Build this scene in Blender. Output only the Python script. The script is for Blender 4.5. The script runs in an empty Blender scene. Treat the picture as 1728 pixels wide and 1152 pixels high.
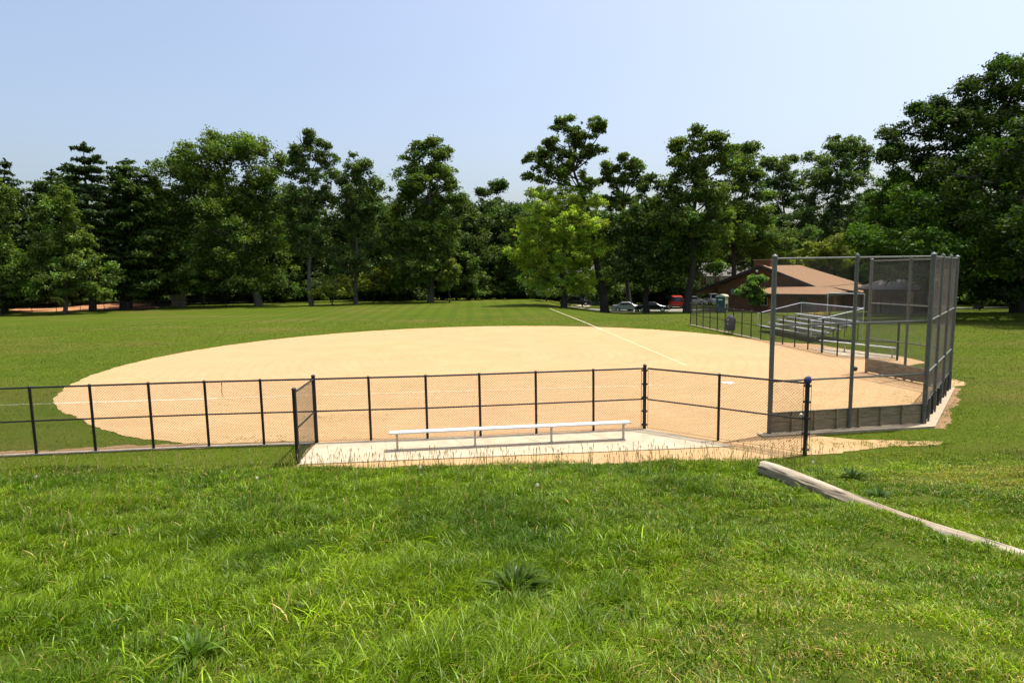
import bpy, math, random
import numpy as np
from mathutils import Vector, Matrix
R_ = random.Random(7)
sc = bpy.context.scene
COL = sc.collection
# ---------------------------------------------------------------- camera
FPX, PITCH, ROLL, EYE = 1007.1, 0.11304, -0.01706, 4.422      # pixels of a 1728 px wide frame, radians, metres above the diamond
F_ = np.array([0, math.cos(PITCH), -math.sin(PITCH)])
r0 = np.array([1., 0, 0]); u0 = np.cross(r0, F_)
RR = math.cos(ROLL) * r0 + math.sin(ROLL) * u0
UU = -math.sin(ROLL) * r0 + math.cos(ROLL) * u0
cam_d = bpy.data.cameras.new('camera'); cam = bpy.data.objects.new('camera', cam_d); COL.objects.link(cam)
cam_d.sensor_width = 36; cam_d.lens = 36 * FPX / 1728; cam_d.clip_start = 0.05; cam_d.clip_end = 3000
m = Matrix(((RR[0], UU[0], -F_[0], 0), (RR[1], UU[1], -F_[1], 0), (RR[2], UU[2], -F_[2], EYE), (0, 0, 0, 1)))
cam.matrix_world = m
sc.camera = cam
# ---------------------------------------------------------------- light
SUN_EL, SUN_AZ = math.radians(72), math.atan2(0.90, 0.42)     # azimuth from +Y towards +X
sv = Vector((math.sin(SUN_AZ) * math.cos(SUN_EL), math.cos(SUN_AZ) * math.cos(SUN_EL), math.sin(SUN_EL)))
sd = bpy.data.lights.new('sun', 'SUN'); sd.energy = 3.7; sd.angle = math.radians(0.5); sd.color = (1, 0.955, 0.88)
so = bpy.data.objects.new('sun', sd); COL.objects.link(so); so.rotation_euler = (-sv).to_track_quat('-Z', 'Y').to_euler()
w = bpy.data.worlds.new('World'); sc.world = w; w.use_nodes = True
nt = w.node_tree; bg = nt.nodes['Background']
sky = nt.nodes.new('ShaderNodeTexSky'); sky.sky_type = 'NISHITA'; sky.sun_disc = False
sky.sun_elevation = SUN_EL; sky.sun_rotation = SUN_AZ; sky.altitude = 50; sky.air_density = 1.0; sky.dust_density = 5.4; sky.ozone_density = 0.55
nt.links.new(sky.outputs[0], bg.inputs[0]); bg.inputs[1].default_value = 0.140
sc.view_settings.view_transform = 'Standard'; sc.view_settings.look = 'None'
sc.view_settings.exposure = 0.77; sc.view_settings.gamma = 1
sc.cycles.max_bounces = 6; sc.cycles.transparent_max_bounces = 8

# ---------------------------------------------------------------- terrain height
def sm(t):
    t = np.clip(t, 0, 1); return t * t * (3 - 2 * t)
def T(x, y):
    x = np.asarray(x, float); y = np.asarray(y, float)
    d = 13.5 - y
    k = 0.9
    s = np.where(d > k, (d - k / 2), np.where(d > 0, d * d / (2 * k), 0)) * 0.207
    top = 2.85
    s = np.where(s > top - 0.4, top - 0.4 * np.exp(-(np.maximum(s - top + 0.4, 0)) / 0.4), s)
    fall = -1.5 * sm((y - 50) / 42) * sm((x - 2) / 14)
    fall2 = -1.0 * sm((y - 102) / 30) * sm((x + 30) / 20)
    return s + fall + fall2
def ray(px, py):
    d = F_ + RR * (px - 864) / FPX - UU * (py - 576) / FPX
    return d
def at(px, py):
    """where the line of sight through a measured image point meets the ground"""
    d = ray(px, py); lo = None; t = 0.5; pt = None
    while t < 400:
        p = d * t; z = EYE + p[2]
        if z < float(T(p[0], p[1])):
            a, b = pt, t
            for _ in range(30):
                c = (a + b) / 2; q = d * c
                if EYE + q[2] < float(T(q[0], q[1])): b = c
                else: a = c
            q = d * b; return (float(q[0]), float(q[1]))
        pt = t; t *= 1.01
    q = d * 200; return (float(q[0]), float(q[1]))
def P3(px, py, Y):
    d = ray(px, py); k = Y / d[1]
    return np.array([d[0] * k, Y, EYE + d[2] * k])

# ---------------------------------------------------------------- mesh helper
class MB:
    def __init__(s): s.v = []; s.f = []
    def add(s, vs, fs):
        b = len(s.v); s.v += [tuple(float(c) for c in v) for v in vs]; s.f += [tuple(i + b for i in f) for f in fs]; return s
    def box(s, c, sz, rz=0, axes=None):
        hx, hy, hz = sz[0] / 2, sz[1] / 2, sz[2] / 2; cz, sn = math.cos(rz), math.sin(rz); vs = []
        for z in (-hz, hz):
            for x, y in ((-hx, -hy), (hx, -hy), (hx, hy), (-hx, hy)):
                vs.append((c[0] + x * cz - y * sn, c[1] + x * sn + y * cz, c[2] + z))
        return s.add(vs, [(3, 2, 1, 0), (4, 5, 6, 7), (0, 1, 5, 4), (1, 2, 6, 5), (2, 3, 7, 6), (3, 0, 4, 7)])
    def beam(s, a, b, wd, ht, up=(0, 0, 1)):
        a = Vector(a); b = Vector(b); d = (b - a).normalized(); sd_ = d.cross(Vector(up)).normalized(); u = sd_.cross(d)
        vs = []
        for p in (a, b):
            for i, j in ((-1, -1), (1, -1), (1, 1), (-1, 1)): vs.append(p + sd_ * (i * wd / 2) + u * (j * ht / 2))
        return s.add(vs, [(0, 1, 2, 3), (7, 6, 5, 4), (0, 4, 5, 1), (1, 5, 6, 2), (2, 6, 7, 3), (3, 7, 4, 0)])
    def tube(s, pts, rad, n=8, cap=True):
        pts = [Vector(p) for p in pts]; N = len(pts)
        if not hasattr(rad, '__len__'): rad = [rad] * N
        ref = None; rings = []
        for i, p in enumerate(pts):
            d = (pts[min(i + 1, N - 1)] - pts[max(i - 1, 0)]).normalized()
            if ref is None: ref = d.orthogonal().normalized()
            ref = (ref - d * ref.dot(d)).normalized(); bi = d.cross(ref)
            rings.append([p + (ref * math.cos(2 * math.pi * k / n) + bi * math.sin(2 * math.pi * k / n)) * rad[i] for k in range(n)])
        vs = [q for r in rings for q in r]; fs = []
        for i in range(N - 1):
            for k in range(n):
                k2 = (k + 1) % n; fs.append((i * n + k, i * n + k2, (i + 1) * n + k2, (i + 1) * n + k))
        if cap: fs.append(tuple(range(n - 1, -1, -1))); fs.append(tuple(range((N - 1) * n, N * n)))
        return s.add(vs, fs)
    def poly(s, pts, z0, z1):
        n = len(pts); vs = [(p[0], p[1], z0) for p in pts] + [(p[0], p[1], z1) for p in pts]
        return s.add(vs, [tuple(range(n - 1, -1, -1)), tuple(range(n, 2 * n))] + [(i, (i + 1) % n, n + (i + 1) % n, n + i) for i in range(n)])
    def ball(s, c, r, n=12, sq=1):
        vs = [(c[0], c[1], c[2] - r[2])]; k = n // 2
        for i in range(1, k):
            a = -math.pi / 2 + math.pi * i / k
            for j in range(n): vs.append((c[0] + r[0] * math.cos(a) * math.cos(2 * math.pi * j / n), c[1] + r[1] * math.cos(a) * math.sin(2 * math.pi * j / n), c[2] + r[2] * math.sin(a)))
        vs.append((c[0], c[1], c[2] + r[2])); fs = []
        for j in range(n): fs.append((0, 1 + (j + 1) % n, 1 + j))
        for i in range(k - 2):
            for j in range(n):
                a = 1 + i * n; fs.append((a + j, a + (j + 1) % n, a + n + (j + 1) % n, a + n + j))
        e = len(vs) - 1; a = 1 + (k - 2) * n
        for j in range(n): fs.append((a + j, a + (j + 1) % n, e))
        return s.add(vs, fs)
    def build(s, name, mat, parent=None, smooth=False, bevel=0):
        me = bpy.data.meshes.new(name); me.from_pydata(s.v, [], s.f); me.validate(); me.update()
        if smooth: me.shade_smooth()
        return link(name, me, mat, parent, bevel, smooth)
def link(name, me, mat, parent=None, bevel=0, smooth=False):
    o = bpy.data.objects.new(name, me); COL.objects.link(o)
    if mat: me.materials.append(mat)
    if parent:
        o.parent = parent
    if bevel:
        b = o.modifiers.new('b', 'BEVEL'); b.width = bevel; b.segments = 2; b.limit_method = 'ANGLE'
    if smooth:
        try: me.set_sharp_from_angle(angle=math.radians(40))
        except Exception: pass
    return o
def empty(name, loc, rz, label, cat, group=None):
    o = bpy.data.objects.new(name, None); COL.objects.link(o); o.location = loc; o.rotation_euler = (0, 0, rz); o.empty_display_size = 0.2
    return tag(o, label, cat, group)
def tag(o, label, cat, group=None):
    o['label'] = label; o['category'] = cat
    if group: o['group'] = group
    return o
def npmesh(name, V, Fq, cols=None, mat=None, parent=None, tri=None):
    """V (n,3), Fq (m,4) quads, tri (k,3)"""
    me = bpy.data.meshes.new(name); me.vertices.add(len(V)); me.vertices.foreach_set('co', np.ascontiguousarray(V, np.float32).ravel())
    q = Fq.ravel() if Fq is not None else np.zeros(0, int); t = tri.ravel() if tri is not None else np.zeros(0, int)
    nq = 0 if Fq is None else len(Fq); nt_ = 0 if tri is None else len(tri)
    me.loops.add(len(q) + len(t)); me.loops.foreach_set('vertex_index', np.concatenate([q, t]).astype(np.int32))
    me.polygons.add(nq + nt_)
    st = np.concatenate([np.arange(nq) * 4, nq * 4 + np.arange(nt_) * 3]).astype(np.int32)
    me.polygons.foreach_set('loop_start', st)
    me.update(calc_edges=True)
    if cols is not None:
        a = me.color_attributes.new('Col', 'FLOAT_COLOR', 'POINT')
        c = np.ones((len(V), 4), np.float32); c[:, :3] = cols; a.data.foreach_set('color', c.ravel())
    return link(name, me, mat, parent)

# ---------------------------------------------------------------- materials
def newmat(name):
    m = bpy.data.materials.new(name); m.use_nodes = True; nt = m.node_tree; b = nt.nodes['Principled BSDF']; return m, nt, b
def N(nt, t, **kw):
    n = nt.nodes.new(t)
    for k, v in kw.items():
        if k in n.inputs: n.inputs[k].default_value = v
        else: setattr(n, k, v)
    return n
def coords(nt): return N(nt, 'ShaderNodeTexCoord').outputs['Object']
def noise(nt, vec, scale, detail=4, rough=.6, mapping=None):
    if mapping:
        mp = N(nt, 'ShaderNodeMapping'); mp.inputs['Scale'].default_value = mapping; nt.links.new(vec, mp.inputs[0]); vec = mp.outputs[0]
    n = N(nt, 'ShaderNodeTexNoise', Scale=scale, Detail=detail, Roughness=rough); nt.links.new(vec, n.inputs['Vector']); return n.outputs['Fac']
def ramp(nt, fac, stops):
    r = N(nt, 'ShaderNodeValToRGB'); nt.links.new(fac, r.inputs[0]); e = r.color_ramp.elements
    while len(e) < len(stops): e.new(.5)
    for i, (p, c) in enumerate(stops): e[i].position = p; e[i].color = (c, c, c, 1) if not hasattr(c, '__len__') else (*c, 1)
    return r.outputs[0]
def mix(nt, fac, a, b, mode='MIX'):
    n = N(nt, 'ShaderNodeMix', data_type='RGBA', blend_type=mode)
    for s, v in ((n.inputs[0], fac), (n.inputs[6], a), (n.inputs[7], b)):
        if hasattr(v, 'is_linked') or isinstance(v, bpy.types.NodeSocket): nt.links.new(v, s)
        elif hasattr(v, '__len__'): s.default_value = (*v, 1)
        else: s.default_value = v
    return n.outputs[2]
def bump(nt, b, h, strength=.4, dist=.02):
    n = N(nt, 'ShaderNodeBump', Strength=strength, Distance=dist); nt.links.new(h, n.inputs['Height']); nt.links.new(n.outputs[0], b.inputs['Normal'])
def simple(name, col, rough=.6, metal=0, var=.18, scale=6, bmp=.15, dist=.005, mapping=None):
    m, nt, b = newmat(name); c = coords(nt); f = noise(nt, c, scale, 5, .65, mapping)
    lo = [v * (1 - var) for v in col]; hi = [min(1, v * (1 + var)) for v in col]
    nt.links.new(ramp(nt, f, [(.3, lo), (.7, hi)]), b.inputs['Base Color']); b.inputs['Roughness'].default_value = rough; b.inputs['Metallic'].default_value = metal
    if bmp: bump(nt, b, noise(nt, c, scale * 6, 3), bmp, dist)
    return m
M = {}
M['black'] = simple('black_vinyl', (.007, .007, .008), .5, 0, .3)
M['blackwire'] = simple('black_wire', (.018, .016, .015), .5, 0, .1, bmp=0)
M['galv'] = simple('galvanised_steel', (.105, .112, .098), .6, .1, .25, 9)
M['wire'] = simple('galvanised_wire', (.11, .11, .10), .5, .3, .1, bmp=0)
M['alu'] = simple('brushed_aluminium', (.72, .73, .74), .42, .35, .06, 4, .1, .001, (1, 20, 20))
M['aluleg'] = simple('leg_aluminium', (.45, .42, .36), .5, .3, .12)
M['conc'] = simple('pale_concrete', (.36, .30, .205), .9, 0, .2, 2.2, .3)
M['kerbc'] = simple('kerb_concrete', (.31, .255, .17), .9, 0, .16, 3, .3)
M['strip'] = simple('mow_strip_concrete', (.24, .21, .16), .95, 0, .3, 4, .4)
M['asphalt'] = simple('street_surface', (.15, .145, .135), .95, 0, .12, 2)
M['blue'] = simple('blue_cloth', (.028, .03, .11), .85, 0, .35, 22, .6, .01)
M['ballw'] = simple('worn_leather', (.62, .58, .48), .7, 0, .15, 14)
M['dark'] = simple('dark_rubber', (.015, .015, .015), .6, 0, .2)
M['greybag'] = simple('grey_nylon', (.06, .06, .066), .75, 0, .35, 9, .7, .03)
M['white'] = simple('white_paint', (.75, .75, .72), .5, 0, .08)
M['glass'] = simple('dark_glass', (.02, .026, .03), .08, 0, .2, bmp=0)
M['red'] = simple('red_car_paint', (.36, .012, .010), .28, 0, .06, bmp=0)
M['silver'] = simple('silver_car_paint', (.42, .45, .50), .3, .5, .06, bmp=0)
M['blackpaint'] = simple('black_car_paint', (.010, .012, .018), .2, 0, .1, bmp=0)
M['whitepaint'] = simple('white_car_paint', (.72, .72, .70), .3, 0, .04, bmp=0)
M['lamp'] = simple('lamp_glass', (.5, .48, .45), .2, 0, .05, bmp=0)
M['redlamp'] = simple('red_lamp', (.3, .01, .01), .3, 0, .05, bmp=0)
M['trim'] = simple('dark_trim', (.035, .024, .018), .7, 0, .2)
M['yellow'] = simple('yellow_paint', (.55, .38, .03), .7, 0, .15)
M['orange'] = simple('orange_brown_panel', (.34, .13, .05), .7, 0, .2)
M['tanp'] = simple('tan_post', (.42, .24, .10), .8, 0, .25)
M['siding'] = simple('pale_siding', (.42, .42, .40), .8, 0, .1)
M['slate'] = simple('grey_roof', (.12, .11, .11), .9, 0, .25, 3)
M['green'] = simple('teal_green_plastic', (.015, .06, .065), .45, 0, .15)
M['cream'] = simple('cream_plastic', (.46, .46, .33), .5, 0, .1)
M['tealband'] = simple('grey_green_band', (.16, .23, .20), .6, 0, .12)
M['bleach'] = simple('dull_aluminium', (.36, .365, .36), .5, .3, .15, 5)
M['bark'] = simple('bark', (.085, .07, .052), .95, 0, .4, 3, .8, .05, (1, 1, .25))
M['greybark'] = simple('grey_bark', (.085, .076, .06), .95, 0, .35, 3, .8, .05, (1, 1, .25))
M['darkbark'] = simple('dark_bark', (.035, .028, .022), .95, 0, .4, 3, .8, .05, (1, 1, .25))
M['stone'] = simple('rough_stone', (.16, .14, .115), .95, 0, .4, 2.5, .7, .05)

def brickmat():
    m, nt, b = newmat('brown_brick'); c = coords(nt)
    mp = N(nt, 'ShaderNodeMapping'); mp.inputs['Rotation'].default_value = (math.radians(90), 0, 0); nt.links.new(c, mp.inputs[0])
    br = N(nt, 'ShaderNodeTexBrick', Scale=1.0); br.inputs['Brick Width'].default_value = .42; br.inputs['Row Height'].default_value = .15; br.inputs['Mortar Size'].default_value = .012
    br.inputs['Color1'].default_value = (.19, .082, .040, 1); br.inputs['Color2'].default_value = (.14, .062, .032, 1); br.inputs['Mortar'].default_value = (.12, .09, .065, 1)
    nt.links.new(mp.outputs[0], br.inputs[0])
    nt.links.new(mix(nt, .35, br.outputs[0], ramp(nt, noise(nt, c, 1.2), [(.3, (.10, .048, .026)), (.7, (.21, .095, .05))])), b.inputs['Base Color']); b.inputs['Roughness'].default_value = .95
    return m
M['brick'] = brickmat()
def shingle():
    m, nt, b = newmat('brown_shingles'); c = coords(nt)
    f = noise(nt, c, 2.2, 8, .75); wv = N(nt, 'ShaderNodeTexWave', wave_type='BANDS', bands_direction='Z', Scale=2.6, Distortion=.6); nt.links.new(c, wv.inputs[0])
    base = ramp(nt, f, [(.25, (.150, .083, .038)), (.75, (.24, .138, .066))])
    nt.links.new(mix(nt, ramp(nt, wv.outputs[1], [(.0, .35), (.25, 0)]), base, (.12, .06, .035)), b.inputs['Base Color']); b.inputs['Roughness'].default_value = .95
    bump(nt, b, wv.outputs[1], .4, .03); return m
M['shingle'] = shingle()
def boards():
    m, nt, b = newmat('weathered_boards'); c = coords(nt)
    f = noise(nt, c, 3, 8, .7, (1, 1, 9)); g = noise(nt, c, 1.1, 3)
    col = ramp(nt, f, [(.3, (.09, .07, .042)), (.5, (.25, .20, .12)), (.75, (.42, .35, .22))])
    nt.links.new(mix(nt, ramp(nt, g, [(.4, 0), (.75, .45)]), col, (.10, .095, .06)), b.inputs['Base Color']); b.inputs['Roughness'].default_value = .9
    bump(nt, b, f, .5, .01); return m
M['boards'] = boards()
def logmat():
    m, nt, b = newmat('weathered_log'); c = coords(nt)
    f = noise(nt, c, 22, 8, .75, (.06, 1, 1)); g = noise(nt, c, 3, 4, .6, (.12, 1, 1)); cr = noise(nt, c, 15, 3, .55, (.03, 1, 1))
    col = ramp(nt, f, [(.32, (.10, .08, .055)), (.43, (.30, .26, .19)), (.65, (.50, .45, .34))])
    col = mix(nt, ramp(nt, g, [(.42, 0), (.6, .7)]), col, (.20, .15, .085))
    col = mix(nt, ramp(nt, cr, [(.40, .95), (.45, 0)]), col, (.05, .038, .025))
    nt.links.new(col, b.inputs['Base Color']); b.inputs['Roughness'].default_value = .95; bump(nt, b, f, .7, .015); return m
M['log'] = logmat()

def dirt():
    m, nt, b = newmat('infield_clay'); c = coords(nt)
    f = noise(nt, c, .45, 6, .65); g = noise(nt, c, 36, 4, .7); st = noise(nt, c, 2.2, 7, .75, (.35, 1.6, 1)); big = noise(nt, c, .09, 3, .5); sp = noise(nt, c, 7, 3, .5)
    col = ramp(nt, f, [(.3, (.375, .245, .118)), (.7, (.445, .305, .155))])
    col = mix(nt, ramp(nt, big, [(.42, 0), (.62, .6)]), col, (.43, .265, .145))
    col = mix(nt, ramp(nt, st, [(.3, .5), (.48, 0)]), col, (.30, .18, .09))
    # rake rings left by dragging the skin around the pitcher's plate
    mp = N(nt, 'ShaderNodeMapping'); mp.inputs['Location'].default_value = (1.9, -32.3, 0); nt.links.new(c, mp.inputs[0])
    wv = N(nt, 'ShaderNodeTexWave', wave_type='RINGS', rings_direction='Z', Scale=.55, Distortion=3.5); wv.inputs['Detail'].default_value = 4; wv.inputs['Detail Scale'].default_value = .6; nt.links.new(mp.outputs[0], wv.inputs[0])
    col = mix(nt, ramp(nt, wv.outputs[1], [(.0, .22), (.35, 0)]), col, (.34, .20, .10))
    # scuffs: small dark dents, thicker where feet go
    col = mix(nt, ramp(nt, sp, [(.26, .75), (.33, 0)]), col, (.20, .12, .06))
    col = mix(nt, ramp(nt, g, [(.3, .35), (.62, 0)]), col, (.28, .17, .08))
    nt.links.new(col, b.inputs['Base Color']); b.inputs['Roughness'].default_value = 1.0; b.inputs['Specular IOR Level'].default_value = .1
    ad = N(nt, 'ShaderNodeMath', operation='ADD'); nt.links.new(g, ad.inputs[0]); nt.links.new(sp, ad.inputs[1])
    bump(nt, b, ad.outputs[0], .6, .03); return m
M['dirt'] = dirt()
def soil():
    m, nt, b = newmat('bare_soil'); c = coords(nt)
    f = noise(nt, c, 1.3, 6, .7); g = noise(nt, c, 30, 4, .7)
    col = ramp(nt, f, [(.3, (.17, .095, .04)), (.7, (.28, .17, .08))]); col = mix(nt, ramp(nt, g, [(.35, .5), (.6, 0)]), col, (.13, .10, .045))
    nt.links.new(col, b.inputs['Base Color']); b.inputs['Roughness'].default_value = 1; bump(nt, b, g, .6, .02); return m
M['soil'] = soil()
def orange_ground():
    m, nt, b = newmat('orange_mulch'); c = coords(nt)
    nt.links.new(ramp(nt, noise(nt, c, 1.5, 6, .7), [(.3, (.34, .14, .055)), (.7, (.50, .25, .11))]), b.inputs['Base Color']); b.inputs['Roughness'].default_value = 1; return m
M['mulch'] = orange_ground()
def chalk(name, wear, base):
    m, nt, b = newmat(name); c = coords(nt)
    f = noise(nt, c, 5, 6, .75)
    fac = ramp(nt, f, wear)
    nt.links.new(mix(nt, fac, base, (.66, .60, .48)), b.inputs['Base Color']); b.inputs['Roughness'].default_value = 1; return m
M['chalk'] = chalk('crisp_chalk', [(.32, .2), (.58, .85)], (.6, .42, .25))
M['chalk_worn'] = chalk('worn_chalk', [(.42, .0), (.70, .6)], (.46, .285, .135))
M['chalk_grass'] = chalk('chalk_on_grass', [(.42, .05), (.65, .45)], (.07, .105, .02))

def lawn():
    m, nt, b = newmat('mown_lawn'); c = coords(nt)
    big = noise(nt, c, .07, 5, .65); mid = noise(nt, c, .6, 6, .7, (.5, 1, 1)); fine = noise(nt, c, 7, 9, .85); dry = noise(nt, c, .16, 4, .6, (.45, 1, 1))
    col = ramp(nt, mid, [(.3, (.042, .068, .004)), (.7, (.068, .098, .006))])
    col = mix(nt, ramp(nt, big, [(.35, 0), (.65, .5)]), col, (.088, .112, .007))
    col = mix(nt, ramp(nt, dry, [(.48, 0), (.68, .6)]), col, (.13, .095, .03))
    # mower stripes running away from home plate
    mp = N(nt, 'ShaderNodeMapping'); mp.inputs['Rotation'].default_value = (0, 0, math.radians(-4)); nt.links.new(c, mp.inputs[0])
    wv = N(nt, 'ShaderNodeTexWave', wave_type='BANDS', bands_direction='X', Scale=.16, Distortion=1.1); wv.inputs['Detail'].default_value = 2; wv.inputs['Detail Scale'].default_value = .4; nt.links.new(mp.outputs[0], wv.inputs[0])
    sx = N(nt, 'ShaderNodeSeparateXYZ'); nt.links.new(c, sx.inputs[0])
    far = N(nt, 'ShaderNodeMapRange'); far.inputs[1].default_value = 50; far.inputs[2].default_value = 62; nt.links.new(sx.outputs[1], far.inputs[0])
    mu = N(nt, 'ShaderNodeMath', operation='MULTIPLY'); nt.links.new(ramp(nt, wv.outputs[1], [(.2, .42), (.55, 0)]), mu.inputs[0]); nt.links.new(far.outputs[0], mu.inputs[1])
    col = mix(nt, mu.outputs[0], col, (.040, .070, .006))
    col = mix(nt, ramp(nt, fine, [(.3, .6), (.6, 0)]), col, (.038, .056, .011))
    slope = N(nt, 'ShaderNodeMapRange'); slope.inputs[1].default_value = 14.2; slope.inputs[2].default_value = 12.8; nt.links.new(sx.outputs[1], slope.inputs[0])
    col = mix(nt, slope.outputs[0], col, ramp(nt, noise(nt, c, 14, 8, .8), [(.3, (.030, .045, .006)), (.5, (.055, .085, .008)), (.75, (.13, .115, .03))]))
    nt.links.new(col, b.inputs['Base Color']); b.inputs['Roughness'].default_value = .95; b.inputs['Specular IOR Level'].default_value = .04
    bump(nt, b, fine, .7, .06); return m
M['lawn'] = lawn()
def leafmat(name, rough=.55, trans=.35, spec=.25):
    m, nt, b = newmat(name); nt.nodes.remove(b); out = nt.nodes['Material Output']
    a = N(nt, 'ShaderNodeVertexColor'); a.layer_name = 'Col'
    d = N(nt, 'ShaderNodeBsdfDiffuse'); t = N(nt, 'ShaderNodeBsdfTranslucent'); g = N(nt, 'ShaderNodeBsdfGlossy', Roughness=rough)
    nt.links.new(a.outputs[0], d.inputs[0])
    nt.links.new(mix(nt, 1.0, a.outputs[0], (1.25, 1.35, .45), 'MULTIPLY'), t.inputs[0]); g.inputs[0].default_value = (.55, .6, .5, 1)
    m1 = N(nt, 'ShaderNodeMixShader'); m1.inputs[0].default_value = trans; nt.links.new(d.outputs[0], m1.inputs[1]); nt.links.new(t.outputs[0], m1.inputs[2])
    m2 = N(nt, 'ShaderNodeMixShader'); m2.inputs[0].default_value = spec * .18; nt.links.new(m1.outputs[0], m2.inputs[1]); nt.links.new(g.outputs[0], m2.inputs[2])
    nt.links.new(m2.outputs[0], out.inputs[0]); return m
M['leaf'] = leafmat('leaves', .55, .40, .18)
M['leaf_pale'] = leafmat('pale_leaves', .55, .48, .15)
M['needle'] = leafmat('needles', .6, .18, .1)
M['blade'] = leafmat('grass_blades', .42, .32, .16)

# ---------------------------------------------------------------- ground
def grid(name, xs, ys, mat, bumpy=True, dz=0):
    X, Y = np.meshgrid(xs, ys); Z = T(X, Y) + dz
    if bumpy:
        k = np.clip((14 - Y) / 3, 0, 1)
        Z = Z + k * (.03 * np.sin(X * 1.7 + Y * .9) + .025 * np.sin(X * .8 - Y * 2.1 + 1) + .012 * np.sin(4.1 * X + 3.3 * Y))
    V = np.stack([X, Y, Z], -1).reshape(-1, 3); nx, ny = len(xs), len(ys)
    i, j = np.meshgrid(np.arange(nx - 1), np.arange(ny - 1)); a = (j * nx + i).ravel()
    o = npmesh(name, V, np.stack([a, a + 1, a + nx + 1, a + nx], 1), mat=mat); o.data.shade_smooth(); o['kind'] = 'structure'; return o
def spaced(n, far): 
    t = np.linspace(-1, 1, n); return np.sign(t) * (np.abs(t) ** 2.6) * far
xs = spaced(260, 900); ys = np.concatenate([np.linspace(-60, 0, 20)[:-1], np.linspace(0, 30, 110)[:-1], np.linspace(30, 140, 90)[:-1], np.linspace(140, 1400, 20)])
grid('ground', xs, ys, M['lawn'])

home = np.array([8.467, 23.057]); th = .0666
u1 = np.array([-math.cos(th), -math.sin(th)]); u2 = np.array([-math.sin(th), math.cos(th)])
pit = home + (u1 + u2) * 14.02 / math.sqrt(2)
def jag(pts, step=.12, amp=.035, seed=1, close=True):
    rnd = random.Random(seed); out = []; n = len(pts)
    ph = [rnd.uniform(0, 6.28) for _ in range(6)]; s = 0
    for i in range(n if close else n - 1):
        a = np.array(pts[i]); b = np.array(pts[(i + 1) % n]); L = np.linalg.norm(b - a)
        if L < 1e-4: continue
        d = (b - a) / L; nn = np.array([-d[1], d[0]]); k = max(1, int(L / step))
        for q in range(k):
            off = amp * (math.sin(s * 2.1 + ph[0]) + .7 * math.sin(s * 5.3 + ph[1]) + .5 * math.sin(s * 13 + ph[2]) + .8 * rnd.uniform(-1, 1)) * .5
            s += L / k; out.append(tuple(a + d * (L * q / k) + nn * off))
    return out
arc = []
R0 = 18.29
a0 = math.atan2(*(np.array([-16.55, 21.5]) - pit)[::-1]); a1 = math.atan2(*(np.array([15.2, 38.6]) - pit)[::-1])
if a0 < 0: a0 += 2 * math.pi
for k in range(60):
    a = a1 + (a0 - a1) * k / 59
    arc.append((pit[0] + R0 * math.cos(a), pit[1] + R0 * math.sin(a)))
BS = [(6.86, 15.62), (9.23, 16.02), (11.52, 16.38), (12.95, 18.02), (14.39, 19.66), (15.82, 21.3), (15.43, 23.17), (15.05, 25.05)]
skin = arc + [(-15.6, 20.2), (-13.7, 18.61), (-12.18, 17.36), (-10.89, 16.56), (-9.97, 16.2), (-8.9, 15.72), (-5.35, 15.78), (-5.2, 13.56), (-3.2, 13.44), (-1.0, 13.50), (1.8, 13.44), (4.2, 13.52), (5.68, 13.52), (7.4, 13.86), (8.92, 14.3), (10.5, 14.45), (10.9, 14.7), (9.6, 14.95), (8.5, 15.15), (8.0, 15.5), (8.6, 15.86), (11.5, 16.3), (15.9, 21.2), (15.2, 25.0), (16.6, 25.9), (19.3, 27.4), (19.3, 29.0), (18.2, 32.5), (17.9, 34.6), (16.2, 36.0)]
dirtpoly = jag(skin, .15, .07)
o = MB().add([(p[0], p[1], .012) for p in dirtpoly], [tuple(range(len(dirtpoly)))]).build('infield_dirt', M['dirt']); o['kind'] = 'structure'
# bare soil beside the backstop and along the fence
def patch(name, pts, mat, z, amp=.1, seed=3):
    q = jag(pts, .12, amp, seed); o = MB().add([(p[0], p[1], z + float(T(p[0], p[1]))) for p in q], [tuple(range(len(q)))]).build(name, mat); o['kind'] = 'structure'; return o
patch('bare_soil', [(11.5, 15.95), (11.9, 16.0), (13.4, 17.85), (14.7, 19.35), (15.9, 20.85), (16.25, 21.3), (16.0, 21.5)], M['soil'], .006, .09)
patch('bare_soil', [(15.9, 21.6), (16.8, 21.9), (17.4, 22.5), (17.3, 23.2), (16.6, 23.7), (15.6, 23.4)], M['dirt'], .006, .08, 5)
patch('bare_soil', [(-16, 14.72), (-5.4, 15.58), (-5.4, 15.95), (-9, 15.78), (-16, 14.98)], M['soil'], .006, .14, 7)
o = MB().poly([(-5.26, 15.51), (3.69, 16.42), (5.50, 14.58), (-5.12, 13.70)], -.1, .035).build('concrete_pad', M['conc']); o['kind'] = 'structure'
jb = MB()
for k in (.2, .4, .6, .8):
    a_ = np.array([-5.26, 15.51]) * (1 - k) + np.array([3.69, 16.42]) * k; b_ = np.array([-5.12, 13.70]) * (1 - k) + np.array([5.50, 14.58]) * k; jb.beam((*a_, .0365), (*b_, .0365), .014, .004)
o = jb.build('pad_joints', M['strip']); o['kind'] = 'structure'
o = MB().poly([(16.62, 29.8), (18.15, 28.6), (19.3, 29.3), (17.7, 32.9), (16.5, 32.7)], -.1, .03).build('concrete_pad', M['conc']); o['kind'] = 'structure'
fl = [(-17.6, 14.38), (-12.35, 15.02), (-8.09, 15.46), (-5.28, 15.57), (-.9, 15.9), (3.69, 16.47)]
mb = MB()
for a, b in zip(fl[:3], fl[1:4]): mb.beam((*a, .0), (*b, .0), .16, .03)
o = mb.build('mow_strip', M['strip']); o['kind'] = 'structure'
mb = MB(); kp = [(6.6, 15.58), (11.53, 16.37), (15.98, 21.42)]
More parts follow.
